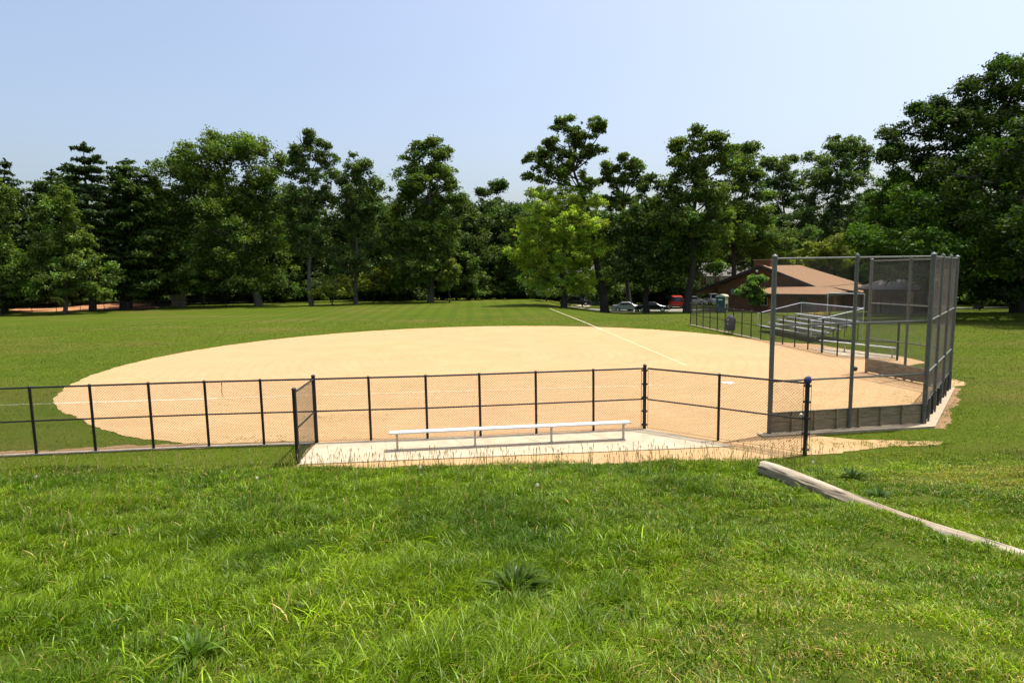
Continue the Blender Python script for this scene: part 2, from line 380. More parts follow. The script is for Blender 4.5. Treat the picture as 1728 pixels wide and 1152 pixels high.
mb.poly([(6.55, 15.66), (6.57, 15.36), (11.62, 16.05), (16.06, 21.32), (15.9, 21.44), (11.45, 16.44)], -.1, .055)
o = mb.build('kerb', M['kerbc']); o['kind'] = 'structure'

def strip(name, a, b, wd, z, mat, seed=2):
    a = np.array(a); b = np.array(b); d = (b - a) / np.linalg.norm(b - a); n = np.array([-d[1], d[0]]) * wd / 2
    rnd = random.Random(seed); L = np.linalg.norm(b - a); k = int(L / .25); le = []; ri = []
    for i in range(k + 1):
        p = a + d * (L * i / k); zz = float(T(p[0], p[1])) + z; f = 1 + rnd.uniform(-.22, .22); g = 1 + rnd.uniform(-.22, .22)
        le.append((*(p + n * f), zz)); ri.append((*(p - n * g), zz))
    mb = MB(); vs = le + ri; n_ = k + 1
    mb.add(vs, [(i, i + 1, n_ + i + 1, n_ + i) for i in range(k)]); o = mb.build(name, mat); o['kind'] = 'structure'; return o
L1 = lambda t: tuple(home + u1 * t); L2 = lambda t: tuple(home + u2 * t)
strip('chalk_line', L1(25.2), L1(19.5), .11, .02, M['chalk'], 1)
strip('chalk_line', L1(19.5), L1(2.6), .14, .02, M['chalk_worn'], 2)
strip('chalk_line', L1(25.25), L1(33), .09, .012, M['chalk_grass'], 3)
strip('chalk_line', L2(4.5), L2(23), .13, .02, M['chalk_worn'], 4)
strip('chalk_line', L2(23), L2(25.2), .10, .02, M['chalk'], 5)
strip('chalk_line', L2(25.3), L2(54), .075, .03, M['chalk'], 6)
hp = MB(); c0 = home
hp.add([(*(c0 + np.array(q)), .022) for q in ((-.22, 0), (0, -.22), (.22, 0), (.22, .3), (-.22, .3))], [(0, 1, 2, 3, 4)])
tag(hp.build('home_plate', M['ballw']), 'worn pale home plate set in the clay in front of the backstop', 'home plate')
# street, its pavement and the orange play area
patch('road', [(11.5, 88), (30, 84.5), (47, 80), (70, 74), (72, 79), (48, 85.5), (30, 90), (12, 94)], M['asphalt'], .03, .05, 9)
patch('path', [(9, 92), (11, 91), (15.5, 112), (14, 112)], M['kerbc'], .03, .05, 12)
patch('path', [(24, 90), (26, 90), (31, 108), (29, 108)], M['kerbc'], .035, .05, 13)
patch('play_area', [(-74, 87.0), (-54, 91.5), (-70, 117), (-94, 116)], M['mulch'], .03, .3, 11)

# ---------------------------------------------------------------- grass
def vnoise(x, y, seed, s):
    r = np.random.RandomState(seed); v = np.zeros_like(x)
    for _ in range(9):
        a = r.uniform(0, 6.28); k = s * r.uniform(.5, 1.9); v += np.sin(k * (x * math.cos(a) + y * math.sin(a)) + r.uniform(0, 6.28))
    return v / 3
def inpoly(x, y, poly):
    p = np.array(poly); c = np.zeros(len(x), bool); j = len(p) - 1
    for i in range(len(p)):
        xi, yi = p[i]; xj, yj = p[j]
        if yi != yj: c ^= ((yi > y) != (yj > y)) & (x < (xj - xi) * (y - yi) / (yj - yi) + xi)
        j = i
    return c
def groundz(x, y):
    k = np.clip((14 - y) / 3, 0, 1)
    return T(x, y) + k * (.03 * np.sin(x * 1.7 + y * .9) + .025 * np.sin(x * .8 - y * 2.1 + 1) + .012 * np.sin(4.1 * x + 3.3 * y))
def blades(name, x, y, h, wd, lean, col, rs, label=None, kind='stuff', wind=None, droop=.45, parent=None, z=None, fine=False):
    n = len(x); z = groundz(x, y) - .01 if z is None else z
    a = rs.uniform(0, 6.283, n); ad = rs.uniform(0, 6.283, n) if wind is None else wind
    if fine: a = ad + math.pi / 2 + rs.normal(0, .35, n)
    sx, sy = np.cos(a) * wd / 2, np.sin(a) * wd / 2; lx, ly = np.cos(ad) * lean * h, np.sin(ad) * lean * h
    ts = (0, .3, .58, .82, 1) if fine else (0, .6, 1); wf = (.8, 1, .9, .6, 0) if fine else (1, .8, 0); P = []
    for t, f in zip(ts, wf):
        cx_ = x + lx * 1.1 * t ** 1.9; cy_ = y + ly * 1.1 * t ** 1.9; cz_ = z + h * (t - droop * np.minimum(lean, 1.3) * t ** 2.6)
        if f: P += [np.stack([cx_ - sx * f, cy_ - sy * f, cz_], 1), np.stack([cx_ + sx * f, cy_ + sy * f, cz_], 1)]
        else: P.append(np.stack([cx_, cy_, cz_], 1))
    m = len(P); V = np.stack(P, 1).reshape(-1, 3); k = np.arange(n) * m
    F = np.concatenate([np.stack([k + 2 * j, k + 2 * j + 1, k + 2 * j + 3, k + 2 * j + 2], 1) for j in range((m - 1) // 2 - 1)]); Tr = np.stack([k + m - 3, k + m - 2, k + m - 1], 1)
    o = npmesh(name, V, F, np.repeat(col, m, 0), M['blade'], parent, Tr)
    if label: o['label'] = label; o['kind'] = kind; o['category'] = 'grass'
    return o
LOGA = np.array(at(1292, 800)); LOGB = np.array(at(1728, 940))
LOGD = (LOGB - LOGA) / np.linalg.norm(LOGB - LOGA); LOGE = LOGA + LOGD * 8.5
padp = [(-5.3, 15.6), (3.75, 16.5), (5.56, 14.5), (-5.1, 13.68)]
def scatter(rs, n, y0, y1, pw=1.0, half=.92, off=1.0):
    y = (rs.uniform(0, 1, n)) ** pw * (y1 - y0) + y0; x = rs.uniform(-1, 1, n) * (half * y + off); return x, y
def keep_grass(x, y, rs, soft=.25):
    ok = ~inpoly(x + rs.normal(0, .11, len(x)), y + rs.normal(0, .13, len(x)), dirtpoly) & ~inpoly(x, y, padp)
    ok &= ~inpoly(x, y, [(-40, 12.0), (-16, 14.72), (-5.4, 15.58), (-5.4, 15.9), (-9, 15.75), (-16, 14.98), (-40, 12.6)])
    q = np.stack([x, y], 1) - LOGA; t = q @ LOGD; s = np.abs(q @ np.array([-LOGD[1], LOGD[0]]))
    ok &= ~((t > -.1) & (t < 11) & (s < .11)); return ok
def grasscol(x, y, rs, dry=0.0, bright=1.0):
    n = len(x); a = np.array([.060, .125, .002]); b = np.array([.190, .285, .006]); c = np.array([.38, .29, .085]); d = np.array([.022, .058, .004])
    k = np.clip(.45 + .22 * vnoise(x, y, 3, 1.1) + .22 * vnoise(x, y, 4, 5.5) + rs.normal(0, .25, n), 0, 1)[:, None]
    col = a * (1 - k) + b * k
    g = np.clip(.25 + .35 * vnoise(x, y, 5, .7) + .3 * vnoise(x, y, 6, 4.2) + rs.normal(0, .2, n), 0, 1)[:, None] * .6; col = col * (1 - g) + d * g
    dr = (rs.uniform(0, 1, n) < np.clip(dry, 0, 1)); col[dr] = c * rs.uniform(.6, 1.15, (dr.sum(), 1))
    return col * bright * rs.lognormal(0, .32, (n, 1))
rs = np.random.RandomState(11)
# lush slope
x, y = scatter(rs, 1550000, 1.3, 13.9, .74, .92, 3.2)
# short, mown lower-right zone with dry straw in it
side = sm((x - (.6 + (y - 3) * .42) ) / 1.6 + .5)
side = np.clip(side + .25 * vnoise(x, y, 8, 1.3), 0, 1)
edge = sm((y - 12.4) / 1.2)
tuft = np.clip(.42 + .30 * vnoise(x, y, 21, 2.4) + .30 * vnoise(x, y, 22, 8) + .22 * vnoise(x, y, 23, 17), 0, 1)
ok = keep_grass(x, y, rs) & (rs.uniform(0, 1, len(x)) < .42 + .58 * tuft + .45 * side)
x, y, side, edge, tuft = (q[ok] for q in (x, y, side, edge, tuft))
h = (.045 + .17 * tuft) * (1 - .55 * side) * (1 - .45 * edge) * rs.uniform(.55, 1.35, len(x))
lean = rs.uniform(.15, 1.3, len(x)); wd = (.0036 + .0009 * y * .6) * rs.uniform(.7, 1.4, len(x)) * (1 + .2 * side)
drypatch = np.clip(vnoise(x, y, 31, .9) - .35, 0, 1)
col = grasscol(x, y, rs,   .015 + .09 * side + .28 * drypatch * side + .10 * edge + .05 * drypatch)
wind = rs.normal(0, 1.7, len(x)) + 1.5 * vnoise(x, y, 41, 1.6)
blades('grass', x, y, h, wd, lean, col, rs, 'lush green and straw-flecked grass covering the near slope', wind=wind)
# longer loose clumps on the left half
nc = 5200; cx, cy = scatter(rs, nc, 1.6, 13.2, .8, .92, 2.6); k = (cx < (.6 + (cy - 3) * .42) + rs.normal(0, .7, nc)) | (rs.uniform(0, 1, nc) < .06); cx, cy = cx[k], cy[k]
m_ = rs.randint(8, 30, len(cx)); x = np.repeat(cx, m_); y = np.repeat(cy, m_); hh = np.repeat(rs.uniform(.07, .21, len(cx)) + .06 * (rs.uniform(0, 1, len(cx)) < .12), m_)
tint = np.repeat(rs.uniform(.7, 1.3, len(cx)), m_)
ang = rs.uniform(0, 6.28, len(x)); rr = rs.uniform(0, 1, len(x)) ** .6 * .19; x = x + np.cos(ang) * rr; y = y + np.sin(ang) * rr
ok = keep_grass(x, y, rs); x, y, hh, ang, tint = (q[ok] for q in (x, y, hh, ang, tint))
blades('grass', x, y, hh * rs.uniform(.6, 1.15, len(x)), (.005 + .0006 * y) * rs.uniform(.7, 1.5, len(x)), rs.uniform(.1, 1.2, len(x)), grasscol(x, y, rs, .03, .95) * tint[:, None], rs, 'longer arching grass clumps on the left of the slope', wind=rs.uniform(0, 6.283, len(x)), fine=True)
# cropped lawn beyond the toe of the slope
x, y = scatter(rs, 520000, 13.2, 62, 1.0, .95, 1)
ok = keep_grass(x, y, rs) & (rs.uniform(0, 1, len(x)) < np.clip(1.15 - (y - 13) / 46, 0, 1)); x, y = x[ok], y[ok]
blades('grass', x, y, (.04 + .0004 * y) * rs.uniform(.4, 1.3, len(x)), (.003 + .0007 * y) * rs.uniform(.7, 1.5, len(x)), rs.uniform(.2, 1.1, len(x)), grasscol(x, y, rs, .07, .74) * [1.06, .97, 1] * .75 + .25 * np.array([.068, .098, .005]), rs, 'short cropped lawn grass around the fence and backstop')
X_, Y_ = [], []
for px_, py_, n_, sx_, sy_ in ((430, 742, 420, 1.2, .18), (600, 706, 260, .9, .35), (300, 690, 60, 1.5, .5), (560, 640, 60, 2.0, 1.0), (1340, 742, 200, .8, .12), (1500, 750, 1500, .8, .2), (1560, 748, 900, .35, .25), (1590, 690, 900, .35, .9), (1620, 640, 900, .5, .6), (880, 790, 1500, 3.2, .12), (650, 790, 700, 1.5, .1), (1200, 788, 500, 1.5, .12)):
    gx, gy = at(px_, py_); q = rs.normal(0, 1, (max(1, n_ // 14), 2)) * [sx_, sy_]; q = np.repeat(q, 14, 0) + rs.normal(0, .05, (len(q) * 14, 2)); X_.append(gx + q[:, 0]); Y_.append(gy + q[:, 1])
X_ = np.concatenate(X_); Y_ = np.concatenate(Y_); ok = ~inpoly(X_, Y_, padp); X_, Y_ = X_[ok], Y_[ok]
blades('grass', X_, Y_, .06 * rs.uniform(.4, 1.5, len(X_)), .012 * rs.uniform(.6, 1.3, len(X_)), rs.uniform(.2, 1.2, len(X_)), grasscol(X_, Y_, rs, .15, .85), rs, 'sparse weeds and stray grass tufts creeping onto the clay')
# flowering stems along the foot of the slope
n = 900; x = rs.uniform(-13, 12, n); y = rs.uniform(12.2, 13.45, n); k = rs.uniform(0, 1, n) < np.where(x < -5.5, .45, np.where(x > 7, .4, 1)); x, y = x[k], y[k]
n2 = 260; x = np.concatenate([x, rs.uniform(-13, 3, n2)]); y = np.concatenate([y, rs.uniform(6, 12.6, n2)])
n = len(x); zz = groundz(x, y); hh = rs.uniform(.22, .52, n); la = rs.uniform(0, 6.28, n); ll = rs.uniform(.02, .3, n) * hh
V = []; Q = []; C = []
for i in range(n):
    p0 = np.array([x[i], y[i], zz[i]]); p1 = p0 + np.array([math.cos(la[i]) * ll[i] * .4, math.sin(la[i]) * ll[i] * .4, hh[i] * .6]); p2 = p0 + np.array([math.cos(la[i]) * ll[i], math.sin(la[i]) * ll[i], hh[i]])
    p3 = p2 + (p2 - p1) / np.linalg.norm(p2 - p1) * .09; p25 = p2 * .5 + p3 * .5
    for (a, b, wa, wb, c) in ((p0, p1, .004, .0035, (.22, .24, .08)), (p1, p2, .003, .0028, (.38, .34, .16)), (p2, p25, .004, .009, (.46, .38, .20)), (p25, p3, .009, .003, (.48, .38, .20))):
        b0 = len(V); V += [a + [-wa, 0, 0], a + [wa, 0, 0], b + [wb, 0, 0], b + [-wb, 0, 0], a + [0, -wa, 0], a + [0, wa, 0], b + [0, wb, 0], b + [0, -wb, 0]]
        Q += [(b0, b0 + 1, b0 + 2, b0 + 3), (b0 + 4, b0 + 5, b0 + 6, b0 + 7)]; C += [c] * 8
o = npmesh('seed_stems', np.array(V), np.array(Q), np.array(C), M['blade']); o['kind'] = 'stuff'; o['label'] = 'thin tan flowering grass stems along the foot of the slope'; o['category'] = 'grass'
# broad-leaved weeds
def weed(px, py, r, n, col, label, seed, up=.8):
    rs = np.random.RandomState(seed); gx, gy = at(px, py); x = gx + rs.normal(0, r * .12, n); y = gy + rs.normal(0, r * .12, n); a = np.arctan2(y - gy, x - gx) + rs.normal(0, .4, n)
    e = empty('weed_plant', (gx, gy, float(groundz(np.array(gx), np.array(gy)))), 0, label, 'weed')
    c = np.array(col) * rs.uniform(.6, 1.4, (n, 1))
    blades('leaves', x - gx, y - gy, rs.uniform(.6, 1.1, n) * r * up, rs.uniform(.05, .09, n) * r * 1.6, rs.uniform(.2, 1.2, n), c, rs, None, wind=a, parent=e, z=np.zeros(n) - .01, fine=True)
weed(866, 1000, .34, 110, (.045, .085, .008), 'dark spiky weed clump growing low in the middle of the grass slope', 1, .85)
weed(1440, 812, .40, 70, (.035, .065, .007), 'dark weed clump in the grass just behind the fallen log', 2, .6)
weed(900, 1006, .20, 40, (.10, .16, .03), 'small yellow-green weed beside the dark spiky clump', 4)
weed(770, 975, .22, 45, (.12, .19, .04), 'pale-leaved weed left of the dark spiky clump', 3)
weed(330, 1105, .26, 40, (.075, .14, .014), 'broad-leaved weed at the bottom left of the slope', 5)
weed(1480, 835, .3, 60, (.06, .11, .03), 'greyish broad-leaved weed right of the weed behind the log', 6, .6)
def dandelion(px, py, i, label):
    gx, gy = at(px, py); z = float(groundz(np.array(gx), np.array(gy))); e = empty('dandelion', (gx, gy, z), 0, label, 'dandelion', 'dandelion seed heads in the grass')
    MB().tube([(0, 0, 0), (.01, 0, .12), (.02, .01, .21)], .0025, 5).build('stem', M['cream'], e)
    mb = MB(); mb.ball((.02, .01, .225), (.008, .008, .008), 6); rr = random.Random(i)
    for _ in range(60):
        d = Vector((rr.gauss(0, 1), rr.gauss(0, 1), rr.gauss(0, 1))).normalized() * .025; c = Vector((.02, .01, .225)) + d
        mb.box(c, (.006, .006, .006), rr.uniform(0, 3))
    mb.build('seed_head', M['ballw'], e)
for i, (a, b, l) in enumerate([(60, 822, 'white dandelion clock at the far left top of the slope'), (433, 827, 'white dandelion clock left of centre, below the return fence panel'), (708, 806, 'white dandelion clock just below the bench'), (905, 845, 'white dandelion clock right of the bench middle, on the slope'), (1370, 800, 'white dandelion clock beside the log end')]): dandelion(a, b, i, l)

# ---------------------------------------------------------------- fences
def wires(mb_pts, a, b, z0, z1, s=.0716, r=.0023, za=None):
    """chain-link: two families of straight diagonal wires clipped to the panel; za = ground offsets at a and b"""
    a = np.array(a, float); b = np.array(b, float); L = np.linalg.norm(b - a); d = (b - a) / L; H = z1 - z0; nn = np.array([-d[1], d[0]])
    za = za or (0, 0)
    for fam in (1, -1):
        c = -H if fam == 1 else 0
        c = c + s * .37
        end = L if fam == 1 else L + H
        while c < end:
            # fam 1: u = c + v ; fam -1: u = c - v
            if fam == 1: v0, v1 = max(0, -c), min(H, L - c)
            else: v0, v1 = max(0, c - L), min(H, c)
            if v1 - v0 > .01:
                p = [];
                for v in (v0, v1):
                    u = c + fam * v; p.append(np.array([*(a + d * u), z0 + v + za[0] + (za[1] - za[0]) * u / L]))
                mb_pts.append((p[0] + np.array([*nn, 0]) * r * fam * .8, p[1] + np.array([*nn, 0]) * r * fam * .8, nn, d, r))
            c += s
def wiremesh(name, segs, mat, parent, off=(0, 0, 0)):
    n = len(segs); A = np.array([s[0] for s in segs]) - off; B = np.array([s[1] for s in segs]) - off; NN = np.array([[*s[2], 0] for s in segs]); r = np.array([s[4] for s in segs])[:, None]
    D = B - A; D /= np.linalg.norm(D, axis=1)[:, None]; S = np.cross(D, NN); V = np.zeros((n, 6, 3))
    for k in range(3):
        q = math.cos(2.094 * k) * NN * r + math.sin(2.094 * k) * S * r; V[:, k] = A + q; V[:, 3 + k] = B + q
    b = (np.arange(n) * 6)[:, None]; F = np.concatenate([b + np.array([[0, 1, 4, 3]]), b + np.array([[1, 2, 5, 4]]), b + np.array([[2, 0, 3, 5]])])
    return npmesh(name, V.reshape(-1, 3), F, mat=mat, parent=parent)
def fence(label, line, H, posts, mid=.5, pr=.034, tall=None, mr=.0029, pz=None, base=.0, s=.0716, bands=(), matp='black', wiremat='blackwire', group='black chain-link fences of the ball field'):
    """line: corner points; posts: points on it"""
    o = np.array([*line[0], 0.]); o[2] = float(T(*line[0]))
    e = empty('chain_link_fence', tuple(o), 0, label, 'fence', group)
    zf = lambda p: float(T(p[0], p[1]))
    segs = []; loc = lambda p, z: (p[0] - o[0], p[1] - o[1], zf(p) + z - o[2])
    for a, b in zip(line[:-1], line[1:]):
        n = max(1, int(np.hypot(b[0] - a[0], b[1] - a[1]) / 6))
        for i in range(n):
            p = np.array(a) + (np.array(b) - np.array(a)) * i / n; q = np.array(a) + (np.array(b) - np.array(a)) * (i + 1) / n
            wires(segs, p, q, .04 + base, H - .02, s, mr, (zf(p), zf(q)))
    wiremesh('mesh', segs, M[wiremat], e, o)
    for zz, nm, r in ((H, 'top_rail', .024), (H * mid, 'mid_rail', .02)):
        MB().tube([loc(p, zz) for p in line], r, 8).build(nm, M[matp], e, True)
    mb = MB(); MB().tube([loc(p, .06) for p in line], .004, 5).build('bottom_wire', M[matp], e)
    for i, p in enumerate(posts):
        t = tall and i in tall; h = H + (.07 if t else .0); r = pr * (1.45 if t else 1)
        pm = MB().tube([loc(p, -.05), loc(p, h)], r, 10).build('post', M[matp], e, True)
        cb = MB(); c = loc(p, h); cb.tube([c, (c[0], c[1], c[2] + .03), (c[0], c[1], c[2] + .05)], [r * 1.15, r * 1.1, r * .4], 10); cb.build('post_cap', M[matp], pm, True)
        if i in bands:
            bb = MB()
            for q in range(5): bb.tube([loc(p, .12 + q * (H - .2) / 4), loc(p, .16 + q * (H - .2) / 4)], r * 1.7, 8)
            for dx in (-1, 1): bb.tube([(c[0] + dx * r * 1.9, c[1], loc(p, .05)[2]), (c[0] + dx * r * 1.9, c[1], loc(p, H - .03)[2])], .006, 5)
            bb.build('tension_bands', M[matp], pm)
    return e
FH = 1.74
def interp(a, b, ks): a = np.array(a); b = np.array(b); return [tuple(a + (b - a) * k) for k in ks]
pl = [(-17.9, 14.32), (-16.6, 14.50), (-15.2, 14.69), (-13.75, 14.87), (-12.35, 15.04), (-10.92, 15.19), (-9.49, 15.33), (-8.09, 15.45), (-6.66, 15.53)]
fence('black chain-link fence with long run of posts left of the bench, along the grass', pl + [(-5.28, 15.59)], FH, pl)
dg = [(-5.28, 15.60), (-3.84, 15.68), (-2.33, 15.76), (-.9, 15.90), (.63, 16.08), (2.23, 16.26), (3.69, 16.44)]
fence('black chain-link fence directly behind the long bench', dg, FH, dg, tall=(0, 6), bands=(6,))
fence('short black chain-link end panel at the left end of the bench, seen nearly edge-on', [(-5.27, 15.52), (-5.13, 13.77)], FH, [(-5.13, 13.77)], tall=(0,))
gp = [(3.76, 16.40), (5.33, 15.17), (6.95, 13.85)]
ge = fence('black chain-link panel angled out right of the bench, blue cloth on its last post', gp, FH, gp[1:], tall=(1,), bands=(1,))
# blue cloth on the end post
g0 = np.array(gp[2]); mb = MB(); rr = random.Random(4)
mb.ball((0, 0, 0), (.085, .085, .10), 16)
mb.v = [(v[0] * (1 + .13 * math.sin(9 * math.atan2(v[1], v[0]) + 20 * v[2])), v[1] * (1 + .13 * math.sin(7 * math.atan2(v[1], v[0]))), v[2] + .012 * math.sin(30 * v[0])) for v in mb.v]
o = mb.build('blue_cloth', M['blue'], None, True); o.location = (g0[0], g0[1], FH + .07); tag(o, 'crumpled dark blue cloth wrapped round the top of the last fence post', 'cloth')
p = np.array(gp[1]) + (np.array(gp[2]) - np.array(gp[1])) * .945
bm_ = MB(); bm_.ball((0, 0, 0), (.045, .045, .045), 14); o = bm_.build('white_ball', M['ballw'], None, True); o.location = (p[0] + .02, p[1] + .045, .95); tag(o, 'off-white ball lodged in the chain-link beside the last fence post', 'ball')
# dark vine or strap hanging on the left fence
q = np.array([-7.65, 15.49]); o = MB().tube([(0, 0, 0), (.015, -.01, -.12), (-.01, 0, -.27), (.02, .0, -.41)], [.012, .009, .008, .005], 6).build('hanging_strap', M['dark']); o.location = (q[0], q[1] - .03, FH - .01)
tag(o, 'thin dark strap hanging from the top rail of the left fence', 'strap')
# far fence on the first base side
rfp = [at(px, py) for px, py in [(1162.5, 547.9), (1172.6, 549.6), (1183, 551.9), (1194.9, 554.2), (1206.1, 556.2), (1218.5, 559.2), (1231, 562.3), (1245.1, 565), (1260.5, 567.8), (1277.1, 571.9), (1293.5, 575.6), (1312.4, 578.5), (1331.4, 582.6), (1354.7, 588.9), (1378.6, 594.2), (1408, 601)]]
ya = np.array(rfp); cf = np.polyfit(ya[:, 1], ya[:, 0], 1); y_ = np.linspace(ya[0, 1], ya[-1, 1], len(rfp)); rfp = [(float(np.polyval(cf, v)), float(v)) for v in y_]
fence('long black chain-link fence on the far side of the infield, in front of the bleachers', rfp, 1.72, rfp, tall=(14,), mr=.003, pr=.035)
rg = [rfp[-1], (17.35, 29.0), (18.35, 28.15)]
fence('short black chain-link panel angled out beyond the far wing of the backstop', rg, 1.72, rg[1:], tall=(1,), mr=.003, pr=.035)
mb = MB(); mb.beam((*rfp[0], .0 + float(T(*rfp[0]))), (*rfp[9], .0), .22, .06); o = mb.build('mow_strip', M['kerbc']); o['kind'] = 'structure'
# grey bag on the far fence
bgp = np.array(rfp[5]) * .35 + np.array(rfp[6]) * .65
mb = MB(); prof = [(.05, -.35, .50), (.10, -.30, .72), (.35, -.33, .74), (.65, -.30, .70), (.90, -.22, .62), (1.05, -.1, .42), (1.12, .0, .15)]
rings = []
for z, off, wd in prof:
    rings.append([(math.cos(a) * wd * (1 + .08 * math.sin(5 * a + z * 7)) * .95 + (z - .7) * .15, math.sin(a) * wd * .28, z + .35) for a in [2 * math.pi * k / 14 for k in range(14)]])
vs = [q for r in rings for q in r]; fs = [(i * 14 + k, i * 14 + (k + 1) % 14, (i + 1) * 14 + (k + 1) % 14, (i + 1) * 14 + k) for i in range(len(rings) - 1) for k in range(14)] + [tuple(range(13, -1, -1)), tuple(range(len(vs) - 14, len(vs)))]
be = empty('equipment_bag', (bgp[0] - .12, bgp[1] - .35, float(T(*bgp)) - .15), math.atan2(*(np.array(rfp[6]) - np.array(rfp[5]))[::-1]), 'tapered dark grey bag hung upright on the far black fence near the portable toilet', 'bag')
MB().add(vs, fs).build('bag_body', M['greybag'], be, True)
for dx in (-.22, .2): MB().tube([(dx, .0, .42), (dx - .03, 0, .12)], .02, 6).build('foot', M['dark'], be)
for z in (.85, 1.15): MB().box((-.0, -.19, z), (.14, .02, .05)).build('badge', M['white'], be)
for z in (.85, 1.15): MB().box((-.0, .19, z), (.14, .02, .05)).build('badge', M['white'], be)

# ---------------------------------------------------------------- backstop
BH = 4.72
e = empty('backstop', (0, 0, 0), 0, 'tall galvanised chain-link backstop with timber kickboards around home plate', 'backstop')
for i, p in enumerate(BS):
    r = .062 if i in (0, 2, 5, 7) else .048
    pm = MB().tube([(*p, -.05), (*p, BH)], r, 14).build('post', M['galv'], e, True)
    MB().tube([(*p, BH), (*p, BH + .04), (*p, BH + .09)], [r * 1.25, r * 1.2, r * .3], 12).build('post_cap', M['galv'], pm, True)
secs = [(BS[0], BS[2]), (BS[2], BS[5]), (BS[5], BS[7])]
for si, (a, b) in enumerate(secs):
    a = np.array(a); b = np.array(b); d = (b - a) / np.linalg.norm(b - a); nn = np.array([d[1], -d[0]])   # outward side
    segs = []; wires(segs, a + nn * -.02, b + nn * -.02, .56, BH - .02, .0716, .0019)
    wiremesh('mesh', segs, M['wire'], e)
    for zz, nm in ((BH - .03, 'top_rail'), (2.94, 'rail'), (1.46, 'rail')):
        MB().tube([(*a, zz), (*b, zz)], .026, 8).build(nm, M['galv'], e, True)
    MB().tube([(*(a - nn * .02), .60), (*(b - nn * .02), .60)], .012, 6).build('tension_rail', M['galv'], e, True)
    L = np.linalg.norm(b - a); k = max(2, round(L / .72)); off = -nn * .075
    kb = MB()
    for row in range(2):
        for j in range(k):
            p0 = a + d * (L * j / k + .006) + off; p1 = a + d * (L * (j + 1) / k - .006) + off; z = .06 + .135 + row * .272
            kb.beam((*p0, z), (*p1, z), .045, .262)
    kb.build('kickboard', M['boards'], e)
    for j in range(1, k) if si != 1 else range(0, k + 1):
        p0 = a + d * (L * j / k) + nn * (-.03 if si != 1 else .03); MB().beam((*p0, .0), (*p0, .60), .07, .05, up=(*d, 0)).build('batten', M['boards'] if si != 1 else M['darkbark'], e)
    if si == 1:
        for j in range(1, k + 1, 1):
            p0 = a + d * (L * (j - .5) / k) + nn * .07
            if j % 2: MB().beam((*p0, .02), (*p0, .72), .05, .04, up=(*d, 0)).build('bracket', M['galv'], e)
o = MB().ball((0, 0, 0), (.10, .10, .10), 14).build('dark_ball', M['dark'], None, True); hx, hy = at(1443, 626); o.location = (hx, hy, .11); tag(o, 'small black ball lying on the clay by the far wing of the backstop', 'ball')

# ---------------------------------------------------------------- players' benches
def bench(label, a, b, legs, h=.46):
    a = np.array(a); b = np.array(b); d = (b - a) / np.linalg.norm(b - a); L = np.linalg.norm(b - a); n = np.array([-d[1], d[0]])
    e = empty('bench', (a[0], a[1], .035), math.atan2(d[1], d[0]), label, 'bench')
    s = MB(); s.box((L / 2, 0, h - .004), (L, .25, .03)); [s.box((L / 2, -.1 + .05 * q, h + .0135), (L, .034, .006)) for q in range(5)]; s.build('seat', M['alu'], e)
    for sx in (0, L): MB().box((sx, 0, h), (.012, .262, .046)).build('end_cap', M['aluleg'], e)
    for t in legs:
        g = MB(); g.box((t * L, .0, (h - .02) / 2), (.05, .05, h - .04)); g.box((t * L, 0, h - .035), (.05, .24, .03)); g.box((t * L, 0, .006), (.12, .12, .012)); g.build('leg', M['aluleg'], e)
    return e
bench('long pale aluminium bench on the concrete pad nearest the camera', (-3.12, 14.70), (3.05, 15.38), (.028, .345, .665, .975))
b0 = at(1384, 590); 
bench('aluminium bench behind the far fence beside the bleachers', (b0[0] + .1, b0[1] + .2), (18.75, 28.9), (.04, .35, .66, .96))

# ---------------------------------------------------------------- bleachers
e = empty('bleachers', (18.1, 35.6, 0), math.radians(92), 'five-row aluminium bleachers with chain-link guard rails behind the far fence', 'bleachers')
BL = 7.2          # local x runs along the rows, local -y is away from the field
for r in range(5):
    zz = .42 + r * .2; yy = -r * .66
    MB().box((BL / 2, yy, zz), (BL, .27, .045)).build('seat_plank', M['bleach'], e)
    if r: MB().box((BL / 2, yy + .33, zz - .26), (BL, .27, .035)).build('foot_plank', M['bleach'], e)
    MB().box((BL / 2, yy - .13, zz - .12), (BL, .02, .12)).build('riser', M['aluleg'], e)
for xx in (.3, 2.5, 4.7, 6.9):
    f = MB(); f.tube([(xx, .1, .2), (xx, -2.9, 1.12)], .03, 6); f.tube([(xx, .15, .03), (xx, -3.0, .03)], .03, 6); f.tube([(xx, -2.9, .03), (xx, -2.9, 1.2)], .03, 6); f.tube([(xx, -1.4, .03), (xx, -1.4, .75)], .03, 6); f.tube([(xx, .0, .03), (xx, -1.4, .7)], .02, 6); f.build('frame', M['galv'], e)
for xx in (0, BL):
    MB().tube([(xx, .15, .35), (xx, .15, 1.3), (xx, -3.0, 2.0), (xx, -3.0, .03)], .024, 7).build('side_rail', M['alu'], e, True)
    MB().tube([(xx, .1, .5), (xx, -3.0, 1.25)], .02, 6).build('side_rail', M['galv'], e, True)
    for yy, z0, z1 in ((-1.0, .4, 1.52), (-2.0, .7, 1.75)): MB().tube([(xx, yy, z0), (xx, yy, z1)], .018, 6).build('rail_post', M['galv'], e)
MB().tube([(0, -3.0, 2.0), (BL, -3.0, 2.0)], .024, 7).build('back_rail', M['alu'], e, True)
MB().tube([(0, -3.0, 1.25), (BL, -3.0, 1.25)], .02, 7).build('back_rail', M['galv'], e, True)
for k in range(1, 4): MB().tube([(BL * k / 4, -3.0, .05), (BL * k / 4, -3.0, 2.0)], .02, 6).build('rail_post', M['galv'], e)
segs = []; wires(segs, (0, -3.02), (BL, -3.02), 1.22, 1.98, .09, .003)
for xx in (0, BL): wires(segs, (xx, -3.0), (xx, .1), .8, 1.3, .09, .003, (.65, .0))
